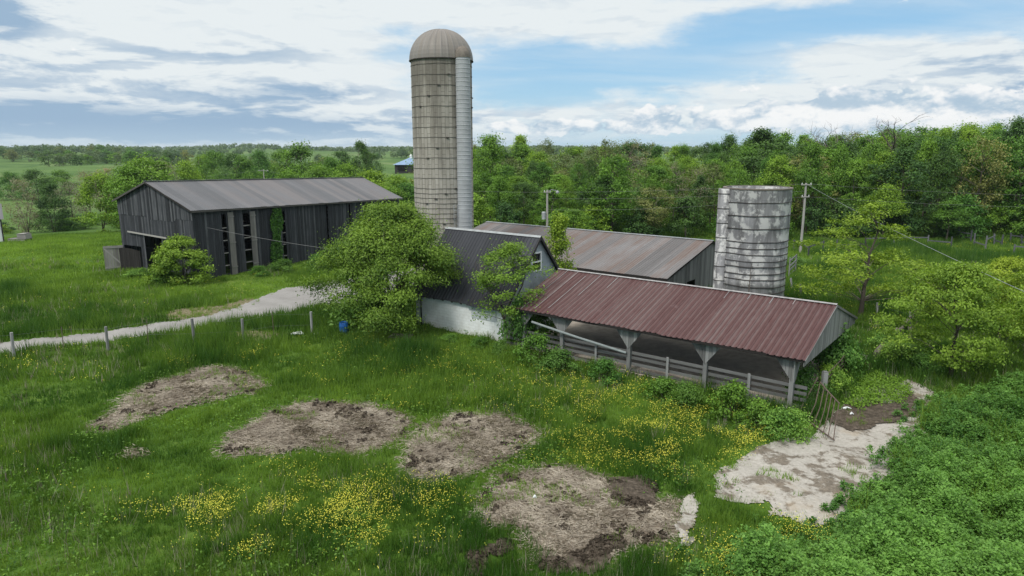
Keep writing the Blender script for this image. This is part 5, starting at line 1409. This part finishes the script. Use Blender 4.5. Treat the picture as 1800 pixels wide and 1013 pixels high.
# clods: raised dark lumps
mb_n = 900; x = []; y = []
for nm in ('straw1', 'straw2', 'straw3', 'straw4', 'mud1', 'mud2', 'mud3'):
    A = np.array(MASKS[nm][0]); x0, y0 = A.min(0); x1, y1 = A.max(0); q = 420 if 'mud' not in nm else 1300
    a, b = rng.uniform(x0, x1, q), rng.uniform(y0, y1, q); k = in_mask(nm, a, b) & (fbm(a * .9, b * .9, 77, 3) > (.60 if 'mud' not in nm else .42)); x.append(a[k]); y.append(b[k])
x, y = np.concatenate(x), np.concatenate(y); n = len(x); k = 14
o = rng.normal(size=(n, k, 3)); o /= np.linalg.norm(o, axis=2, keepdims=True)
P = (np.stack((x, y, terr(x, y) + .09), 1)[:, None, :] + o * (rng.uniform(.04, .12, n)[:, None, None] * np.array((1.3, 1.3, .6)))).reshape(-1, 3)
me = leaf_mesh('dung_clods', P, o.reshape(-1, 3) + rng.normal(size=P.shape) * .3, rng.uniform(.09, .2, len(P)), rng.random(len(P)), 'mud', rng, .8)
tag(link('dung_clods', me), 'dark clods of dung and mud on the bare patches', 'clods', kind='stuff')
# tufts of grass coming up in the patches and on the concrete
x, y, d = scatter(26000, 15, 60, 1.2, .75); k = np.zeros(len(x), bool)
for nm, th in (('straw1', .54), ('straw3', .66), ('straw4', .64), ('straw2', .70), ('pad', .70), ('earth1', .5), ('earth2', .5), ('mud2', .55)): k |= in_mask(nm, x, y) & (fbm(x * .55, y * .55, 101, 4) > th)
x, y, d = x[k], y[k], d[k]
blades('grass_tufts', x, y, terr(x, y) + .04, np.full(len(x), .26), 10, np.full(len(x), .03), np.full(len(x), .6), 'grass_blade', np.full(len(x), .16), label='grass tufts sprouting in the bare patches and concrete', cat='grass')
# debris on the concrete

# =================================================================== fences, poles, wires, gates and small things
def post_line(name, pts, lab, tee=(), h=1.25, w=.13, wires=(), mat='grey_wood', jit=.06, cat='fence', rails=(), railgap=0.0):
    o = thing(name, (pts[0][0], pts[0][1], pts[0][2]), lab, cat); tops = []
    for i, p in enumerate(pts):
        p = np.array(p); mb = MB(); lean = V3(random.uniform(-jit, jit), random.uniform(-jit, jit), 0); hh = h * random.uniform(.9, 1.1)
        if i in tee:
            mb.bar(p - V3(0, 0, .3), p + lean + V3(0, 0, hh), .035, .035, .3); mb.build('tee_post', 'rust_metal', o)
        else:
            mb.tube([p - V3(0, 0, .3), p + lean * .5 + V3(0, 0, hh * .5), p + lean + V3(0, 0, hh)], [w * .55, w * .5, w * .5], 7, random.uniform(.4, .9)); mb.build('post', mat, o)
        tops.append((p, lean, hh))
    for zf in wires:
        mb = MB(); mb.tube([p + l * zf + V3(0, 0, hh * zf) for p, l, hh in tops], .004, 4, cap=False); mb.build('wire', 'wire', o)
    for zf in rails:
        for (p, l, hh), (p2, l2, hh2) in zip(tops[:-1], tops[1:]):
            if random.random() < railgap: continue
            mb = MB(); mb.bar(p + V3(0, 0, h * zf + random.uniform(-.1, .1)), p2 + V3(0, 0, h * zf + random.uniform(-.1, .1)), .05, .15, random.uniform(.4, 1)); mb.build('rail', mat, o)
    return o
post_line('wire_fence', [gp(*q) for q in ((-60, 640), (25, 632), (112, 618), (190, 616), (261, 610), (342, 608), (428, 600), (482, 594), (549, 590))],
          'post and wire fence with grey wooden posts along the driveway', tee=(2, 4, 7), wires=(.45, .9), h=1.6, w=.17)
post_line('wire_fence', [gp(*q) for q in ((1180, 470), (1392, 512), (1408, 524), (1541, 560), (1598, 578))][1:], 'short run of old leaning posts behind the red roofed shed', h=1.25, jit=.22, w=.17, wires=(.8,))
post_line('wire_fence', [gp(*q) for q in ((20, 384), (42, 384), (62, 383), (78, 384), (94, 384), (110, 385), (140, 385), (172, 386), (200, 386))], 'thin line of small posts across the far left pasture', h=1.3, w=.14, wires=(.9,))
post_line('plank_fence', [gp(*q) for q in ((1395, 440), (1420, 452), (1446, 442), (1470, 440), (1520, 436), (1570, 434), (1630, 432), (1672, 436))], 'broken grey plank fence across the pasture behind the airy young tree', h=1.3, w=.16, rails=(.45, .85), railgap=.45, mat='barn_wood')
post_line('plank_fence', [gp(*q) for q in ((1684, 422), (1706, 426), (1712, 432), (1732, 438), (1748, 430), (1760, 434), (1776, 428), (1796, 432), (1830, 434))], 'tumbledown grey plank fence at the far right of the pasture', h=1.5, w=.2, rails=(.35, .75), railgap=.4, jit=.15, mat='barn_wood')
post_line('plank_fence', [gp(*q) for q in ((1782, 448), (1830, 452), (1880, 455))], 'short grey rail fence cut by the right edge of the photo', h=1.3, w=.2, rails=(.75,), railgap=0, mat='barn_wood')
post_line('wire_fence', [gp(*q) for q in ((1684, 412), (1703, 412), (1727, 413), (1500, 413), (1400, 414))][:3], 'three pale posts at the foot of the right wood', h=1.7, w=.2, jit=.1)

def pole(px, top, Y, lab, lamp=False, trans=False, arms=((.15, 1.1),), h=None):
    tp = on_Y(px, top, Y); z = T(tp[0], Y); o = thing('utility_pole', (tp[0], Y, z), lab, 'utility pole')
    mb = MB(); mb.tube([(tp[0], Y, z - .3), (tp[0] + .03, Y, (z + tp[2]) / 2), (tp[0], Y, tp[2])], [.16, .135, .11], 9, .9); mb.build('pole', 'pale_wood', o)
    for dz_, L in arms:
        mb = MB(); mb.bar((tp[0] - L / 2, Y - .14, tp[2] - dz_), (tp[0] + L / 2, Y - .14, tp[2] - dz_), .09, .11, .9); mb.build('cross_arm', 'pale_wood', o)
        for sx in (-.42, .42):
            mb = MB(); mb.lathe((tp[0] + sx * L, Y - .14, tp[2] - dz_ + .05), [(.03, 0), (.05, .05), (.03, .09), (.05, .13), (.01, .16)], 8); mb.build('insulator', 'white_plastic', o)
    if lamp:
        mb = MB(); mb.tube([(tp[0], Y, tp[2] - .2), (tp[0] + .5, Y - .3, tp[2] + .05), (tp[0] + 1.0, Y - .5, tp[2] - .05)], .03, 6); a = mb.build('lamp_arm', 'galvanised', o)
        mb = MB(); mb.lathe((tp[0] + 1.15, Y - .55, tp[2] - .28), [(.02, .25), (.14, .2), (.2, .05), (.17, -.08), (.02, -.1)], 12); mb.build('lamp_head', 'galvanised', a)
    if trans:
        mb = MB(); mb.lathe((tp[0] - .38, Y - .1, tp[2] - 3.0), [(.02, -.42), (.24, -.4), (.25, .4), (.2, .47), (.02, .48)], 14); mb.build('transformer', 'galvanised', o)
    return tp
pl = pole(962, 334, 80, 'grey utility pole with lamp and transformer behind the long shed', True, True, ((.25, .8),))
pr = pole(1417, 322, 78.8, 'weathered utility pole right of the short silo', False, False, ((.18, 1.2), (1.55, .9)))
pf_ = pole(463, 298, 165, 'distant utility pole above the dark barn ridge', False, False, ((.3, 2.4),))
def wire(a, b, sag, lab, r=.010, mat='wire', n=14):
    a, b = np.array(a, float), np.array(b, float); o = thing('overhead_wire', tuple(a), lab, 'wire'); mb = MB()
    mb.tube([a + (b - a) * f - V3(0, 0, 4 * sag * f * (1 - f)) for f in np.linspace(0, 1, n)], r, 4); mb.build('cable', mat, o)
wire(pl - V3(0, .1, .25), pr - V3(.4, .1, .1), .25, 'upper wire between the two poles in front of the wood')
wire(pl - V3(0, .1, 1.0), pr - V3(.2, .1, .9), .3, 'second wire between the two poles in front of the wood')
wire(pl - V3(0, .1, 2.3), pr - V3(.2, .1, 1.55), .5, 'lowest wire between the two poles in front of the wood')
e1 = on_Y(1960, 346, 80); e2 = on_Y(1960, 366, 80)
wire(pr - V3(-.4, .1, .1), e1, .3, 'upper wire running right from the weathered pole')
wire(pr - V3(-.3, .1, 1.55), e2, .3, 'lower wire running right from the weathered pole')
wire(pl - V3(0, .1, .3), pf_ - V3(0, .1, .2), 1.2, 'wire running left behind the tall silo to the distant pole')
far_l = on_Y(-80, 338, 150)
wire(pf_ - V3(0, .1, .1), far_l, 1.0, 'wire running left from the distant pole across the valley')
se = on_Y(1800, 503, 30.0); se2 = pr + (se - pr) * 1.25
wire(pr - V3(0, .15, .1), se2, .35, 'pale service cable slanting down over the pasture to the right edge', r=.012, mat='galvanised')
wire(pr - V3(0, 0, 1.7), gp(1446, 428), 0, 'taut guy wire of the weathered pole', r=.014)
bs, _, bzv = BF.hit_v(363, 400, ti - .3); a = BF.P(bs, ti - .3, bzv); b2 = on_Y(700, 452, 56)
wire(a, b2, .25, 'thin cable running from the dark barn wall towards the bushy tree', r=.014)
a = on_Y(363, 400, a[1]); 

# rusty gates
def leaning(name, lab, cat, pts, r, mat='rust_metal'):
    o = thing(name, tuple(np.array(pts[0]) * V3(1, 1, 0)), lab, cat); mb = MB(); mb.tube(pts, r, 6); mb.build('bar', mat, o)
gpb = gp(1445, 706); gpb[2] = 0
o = thing('gate_post', tuple(gpb), 'thick square weathered gate post in front of the gable end', 'post')
mb = MB(); mb.bar(gpb - V3(0, 0, .3), gpb + V3(.02, 0, 1.55), .22, .22, .8); mb.build('post', 'grey_wood', o)
mb = MB(); mb.bar(gpb + V3(.02, 0, 1.55), gpb + V3(.02, 0, 1.60), .19, .19, .5); mb.build('worn_top', 'grey_wood', o)
g2 = gp(1492, 655); g2[2] = 0
o = thing('tube_gate', tuple(gpb), 'rusty tube gate stretched from the gate post along the shed gable', 'gate')
for z0, z1 in ((1.38, 1.42), (1.12, 1.16), (.86, .92), (.58, .66), (.3, .4)):
    mb = MB(); mb.tube([gpb + V3(.12, .1, z0), (gpb + g2) / 2 + V3(.05, 0, (z0 + z1) / 2 - .06), g2 + V3(0, 0, z1)], .024, 6); mb.build('bar', 'rust_metal', o)
for f in (.02, .98):
    mb = MB(); q = gpb * (1 - f) + g2 * f + V3(.1, .1, 0); mb.tube([q + V3(0, 0, .25), q + V3(0, 0, 1.44)], .026, 6); mb.build('upright', 'rust_metal', o)
B0, B1 = gp(1420, 742), gp(1466, 780)
B0[2] = .12; B1[2] = .08
T0 = on_Y(1442, 672, B0[1] + .75); T1 = on_Y(1476, 710, B1[1] + .9)
o = thing('tube_gate', tuple(B0 * V3(1, 1, 0)), 'bent rusty tube gate leaning beside the concrete', 'gate')
for a, b in ((B0, B1), (T0, T1)):
    mb = MB(); mb.tube([a, a * .6 + b * .4 + V3(0, 0, -.03), b], .028, 6); mb.build('rail', 'rust_metal', o)
for f in (0.0, .22, .42, .6, .78, .97):
    a = B0 * (1 - f) + B1 * f; b = T0 * (1 - f) + T1 * f; mid = (a + b) / 2 + (T1 - T0) * (.10 * (1 - f) - .02) + V3(0, 0, -.03)
    mb = MB(); mb.tube([a, a * .55 + mid * .45, mid, b * .6 + mid * .4, b], .021, 6); mb.build('bar', 'rust_metal', o)
q0 = gp(1402, 732); q1 = on_Y(1437, 664, gpb[1] - .15)
leaning('metal_bar', 'bent rusty bar leaning on the gate post beside the shed corner', 'bar', [q0, q0 * .6 + q1 * .4 + V3(-.06, 0, -.05), q0 * .25 + q1 * .75, q1], .034)
q0 = on_Y(1396, 734, 30.0)
o = thing('plastic_pipe', (q0[0], q0[1], 0), 'short white plastic pipe end sticking out at the shed corner', 'pipe')
mb = MB(); q0[2] = max(.12, q0[2])
prof = [(.075, 0), (.075, .5), (.055, .5), (.055, .1)]
mb.tube([q0 + V3(-.45, .35, .02), q0], .075, 10, cap=False); pb = mb.build('pipe', 'white_plastic', o)
mb = MB(); mb.tube([q0 + V3(-.02, .016, 0), q0 + V3(.003, -.002, 0)], .06, 10); mb.build('opening', 'black_hole', pb)  # solid black disc: the shade inside the pipe given as colour

# barrel, slab, litter
b = BAR
o = thing('barrel', tuple(b), 'blue plastic barrel standing at the left foot of the bushy tree', 'barrel')
mb = MB(); mb.lathe(tuple(b), [(.0, .02), (.27, .02), (.29, .08), (.30, .28), (.315, .31), (.30, .34), (.30, .58), (.315, .61), (.30, .64), (.29, .84), (.27, .88), (.25, .88), (.25, .84), (0, .84)], 28); mb.build('body', 'blue_plastic', o, True)
mb = MB()
for sx in (-.12, .12): mb.lathe((b[0] + sx, b[1], b[2] + .84), [(.035, 0), (.035, .03), (0, .03)], 10)
mb.build('bung', 'blue_plastic', o)
b = gp(704, 596)
o = thing('stone_slab', tuple(b), 'flat brown stone slab lying in front of the bushy tree', 'slab')
mb = MB(); mb.hexa([b + V3(-.75, -.4, -.1), b + V3(.7, -.5, -.1), b + V3(.8, .45, -.1), b + V3(-.65, .5, -.1)], [b + V3(-.72, -.36, .22), b + V3(.66, -.46, .20), b + V3(.76, .42, .22), b + V3(-.62, .46, .24)]); mb.build('slab', 'slab_stone', o)
def rag(px, py, w, d, lab, seed, name='plastic_sheet', mat='white_plastic'):
    rg = np.random.default_rng(seed); b = gp(px, py); o = thing(name, tuple(b), lab, 'litter'); mb = MB(); n = 7; n0 = len(mb.V)
    for layer in (0, -.02):
        for i in range(n):
            for j in range(n):
                u, v = i / (n - 1) - .5, j / (n - 1) - .5; k = 1 - .5 * max(0, (u * u + v * v) * 2 - .3) + rg.normal() * .05
                mb.V.append(tuple(b + V3(u * w * k, v * d * k, .12 + .10 * rg.random() * (1 - 2 * abs(u)) + layer))); mb.T.append(.5)
    for l in (0, 1):
        for i in range(n - 1):
            for j in range(n - 1): q = n0 + l * n * n + i * n + j; mb.face([q, q + n, q + n + 1, q + 1][:: 1 if l == 0 else -1], [(0, 0)] * 4)
    mb.build('sheet', mat, o)
rag(524, 589, .95, .7, 'crumpled white plastic sheet in the grass left of the fence end post', 1)
rag(556, 590, .55, .4, 'small white plastic scrap right of the fence end post', 2)
rag(940, 880, .16, .14, 'tiny white scrap lying on the largest straw patch', 3)
rag(1488, 722, .5, .12, 'thin white strip of plastic lying on the concrete by the gate', 4)
rag(1497, 732, .2, .1, 'tiny white scrap on the concrete right of the gate', 5)
# little straw heap
b = gp(237, 806); o = thing('straw_heap', tuple(b), 'small pale clump of old straw in the left meadow', 'straw heap'); mb = MB(); rg = np.random.default_rng(8)
for _ in range(260):
    a = rg.uniform(0, 6.28); c = b + V3(rg.normal() * .22, rg.normal() * .16, .12 + abs(rg.normal()) * .12); d = V3(math.cos(a), math.sin(a), rg.normal() * .3) * .16; mb.poly([c - d, c + V3(.012, 0, .012), c + d, c - V3(.012, 0, .012)], t=rg.uniform(.3, 1))
mb.build('straw', 'straw', o)
# fallen logs and dead stick
def log(p, q, r, lab, seed):
    rg = np.random.default_rng(seed); p, q = np.array(p), np.array(q); o = thing('fallen_log', tuple(p * V3(1, 1, 0)), lab, 'log'); mb = MB()
    P = [p + (q - p) * f + rg.normal(size=3) * .04 for f in np.linspace(0, 1, 7)]; mb.tube(P, [r * (1.1 - .35 * f) for f in np.linspace(0, 1, 7)], 9, .9); mb.build('trunk', 'bark', o)
    mb = MB(); mb.tube([P[4], P[4] + V3(.2, -.2, .45), P[4] + V3(.25, -.25, .8)], [r * .4, r * .3, .02], 6); mb.build('stub', 'bark', o)
log(gp(1540, 632) + V3(0, 0, .25), gp(1566, 600) + V3(0, 0, .5), .17, 'grey fallen log at the left of the right hand shrubs', 1)
log(gp(1572, 600) + V3(0, 0, .35), gp(1606, 572) + V3(0, 0, .9), .16, 'grey fallen log propped against the leaning post', 2)
log(gp(1600, 604) + V3(0, 0, .1), gp(1598, 582) + V3(0, 0, .4), .13, 'short pale log lying beside the leaning post', 3)
s0 = on_Y(1312, 514, QY - QR - .7); s0[2] = 0; s1 = on_Y(1321, 464, QY - QR - .25)
o = thing('dead_sapling', tuple(s0), 'bare dead sapling leaning against the short silo', 'sapling'); mb = MB()
mb.tube([s0, s0 * .5 + s1 * .5 + V3(.05, 0, 0), s1], [.05, .035, .012], 6); m1 = s0 * .25 + s1 * .75
mb.tube([m1, m1 + V3(.25, -.05, .45)], [.02, .008], 4); mb.tube([m1 - V3(0, 0, .5), m1 + V3(-.2, -.05, -.1)], [.02, .008], 4); mb.build('stem', 'bark', o)
b = gp(1400, 500)
post_line('plank_fence', [on_z(1386, 490, 0), on_z(1398, 478, 0)], 'grey board gate leaf beside the right edge of the short silo', h=1.9, w=.12, rails=(.15, .4, .65, .9), jit=.02)

# far building with blue roof
o = thing('blue_roofed_building', (-50, 300, T(-50, 300)), 'distant long building with pale blue hipped roof and white cupola', 'building')
bz0 = T(-50, 300); rz = float(on_Y(712, 277.5, 300)[2]); ez = float(on_Y(712, 290, 292)[2]); x0 = float(on_Y(690, 290, 292)[0])
mb = MB(); mb.hexa([(x0 + .8, 292.6, bz0 - 3), (x0 + 30, 292.6, bz0 - 3), (x0 + 30, 307, bz0 - 3), (x0 + .8, 307, bz0 - 3)], [(x0 + .8, 292.6, ez), (x0 + 30, 292.6, ez), (x0 + 30, 307, ez), (x0 + .8, 307, ez)]); mb.build('wall', 'dark_trim', o)
mb = MB(); A = [V3(x0, 292, ez), V3(x0 + 31, 292, ez), V3(x0 + 31, 308, ez), V3(x0, 308, ez)]; r0_, r1_ = V3(x0 + 6, 300, rz), V3(x0 + 25, 300, rz)
mb.poly([A[0], A[1], r1_, r0_]); mb.poly([A[1], A[2], r1_]); mb.poly([A[2], A[3], r0_, r1_]); mb.poly([A[3], A[0], r0_]); mb.build('roof', 'blue_roof', o)
mb = MB(); mb.box((x0 + 6.2, 299.5, rz - .2), (1, 0, 0), (0, 1, 0), (0, 0, 1.0)); cu = mb.build('cupola', 'white_paint', o)
mb = MB(); mb.lathe((x0 + 6.7, 300, rz + .8), [(.85, 0), (.02, .75)], 4, a0=math.pi / 4, a1=math.pi / 4 + 2 * math.pi); mb.build('cupola_roof', 'white_paint', cu)
for k in range(4):
    mb = MB(); mb.box((x0 + 2 + k * 6, 292.45, ez - 2.6), (3.6, 0, 0), (0, .1, 0), (0, 0, 2.0)); mb.build('door', 'black_hole', o)

# white shed cut by the left edge, and the timber platform beside it
e = on_z(2, 417, -.3); Yw = e[1]; dz0 = T(e[0], Yw)
o = thing('white_shed', (e[0], Yw, dz0), 'small white shed with grey roof cut by the left edge', 'shed')
tz = float(on_Y(2, 384, Yw)[2]); xr = float(on_Y(4, 400, Yw)[0])
rad = np.array((e[0], Yw)) / math.hypot(e[0], Yw)          # the shed's side runs straight away from the camera
WF = Frame((xr, Yw), (-rad[1], rad[0])); WF.flip = -1 if (WF.P(0, 1, 0)[1] < Yw) else 1
mb = MB(); c4 = [(0, 0), (7, 0), (7, 6), (0, 6)]
mb.hexa([WF.P(u, v, dz0 - .4) for u, v in c4], [WF.P(u, v, tz) for u, v in c4]); mb.poly([WF.P(0, 0, tz), WF.P(0, 6, tz), WF.P(0, 3, tz + 1.75)]); mb.build('wall', 'white_paint', o)
mb = MB(); mb.box(WF.P(-.02, -.05, dz0 - .3), WF.a * .16, WF.b * .04, V3(0, 0, tz - dz0 + .2)); mb.build('corner_board', 'dark_trim', o)
mb = MB(); rtop = tz + 1.9
ribbed(mb, WF.P(-.3, -.4, tz - .1), WF.P(7.3, -.4, tz - .1), WF.P(-.3, 3, rtop), WF.P(7.3, 3, rtop), .3, .02)
ribbed(mb, WF.P(-.3, 6.4, tz - .1), WF.P(7.3, 6.4, tz - .1), WF.P(-.3, 3, rtop), WF.P(7.3, 3, rtop), .3, .02)
mb.build('roof', 'barn_roof', o)
a0 = on_z(7, 413, dz0); wx = float(on_Y(47, 410, Yw + .5)[0]) - xr - .3
o = thing('timber_platform', (xr + .3, Yw + .4, dz0), 'low grey timber platform beside the white shed at the left edge', 'platform')
for k in range(5):
    mb = MB(); mb.box((xr + .3, Yw + .2 + k * .32, dz0 + .62), (wx * .97, 0, 0), (0, .28, 0), (0, 0, .09), random.uniform(.4, .9)); mb.build('board', 'pale_wood', o)
for k in range(2):
    mb = MB(); mb.box((xr + .4, Yw + .1, dz0 + .12 + k * .26), (wx * .9, 0, 0), (0, .06, 0), (0, 0, .18), random.uniform(.4, .9)); mb.build('side_board', 'pale_wood', o)
for k in range(4):
    mb = MB(); mb.box((xr + .45 + (k % 2) * wx * .85, Yw + .2 + (k // 2) * 1.2, dz0 - .2), (.12, 0, 0), (0, .12, 0), (0, 0, .82), .3); mb.build('leg', 'dark_wood', o)
bx = xr + .3 + wx * .52; w2 = wx * .46
o = thing('wooden_crate', (bx, Yw + .4, dz0 + .71), 'grey wooden crate standing on the right end of the timber platform', 'crate')
for (p0, ex, ey) in (((bx, Yw + .25, dz0 + .715), (w2, 0, 0), (0, .05, 0)), ((bx, Yw + 1.45, dz0 + .715), (w2, 0, 0), (0, .05, 0)), ((bx, Yw + .305, dz0 + .715), (.05, 0, 0), (0, 1.14, 0)), ((bx + w2 - .05, Yw + .305, dz0 + .715), (.05, 0, 0), (0, 1.14, 0))):
    mb = MB(); mb.box(p0, ex, ey, (0, 0, .62), random.uniform(.4, .8)); mb.build('side', 'pale_wood', o)
mb = MB(); mb.box((bx - .05, Yw + .2, dz0 + 1.338), (w2 * .9, 0, .05), (0, 1.35, 0), (0, 0, .05), .9); mb.build('lid', 'pale_wood', o)

# =================================================================== air
m = bpy.data.materials.new('haze'); m.use_nodes = True; g = G(m.node_tree)
vol = g.n('ShaderNodeVolumePrincipled', {'Color': (.72, .82, .92), 'Density': HAZE, 'Anisotropy': .2})
out = g.n('ShaderNodeOutputMaterial', {'Volume': vol}); MATS['haze'] = m
mb = MB(); mb.box((-9600, -9600, -24), (19200, 0, 0), (0, 19200, 0), (0, 0, 52)); hz_o = mb.build('haze', 'haze'); tag(hz_o, kind='stuff')
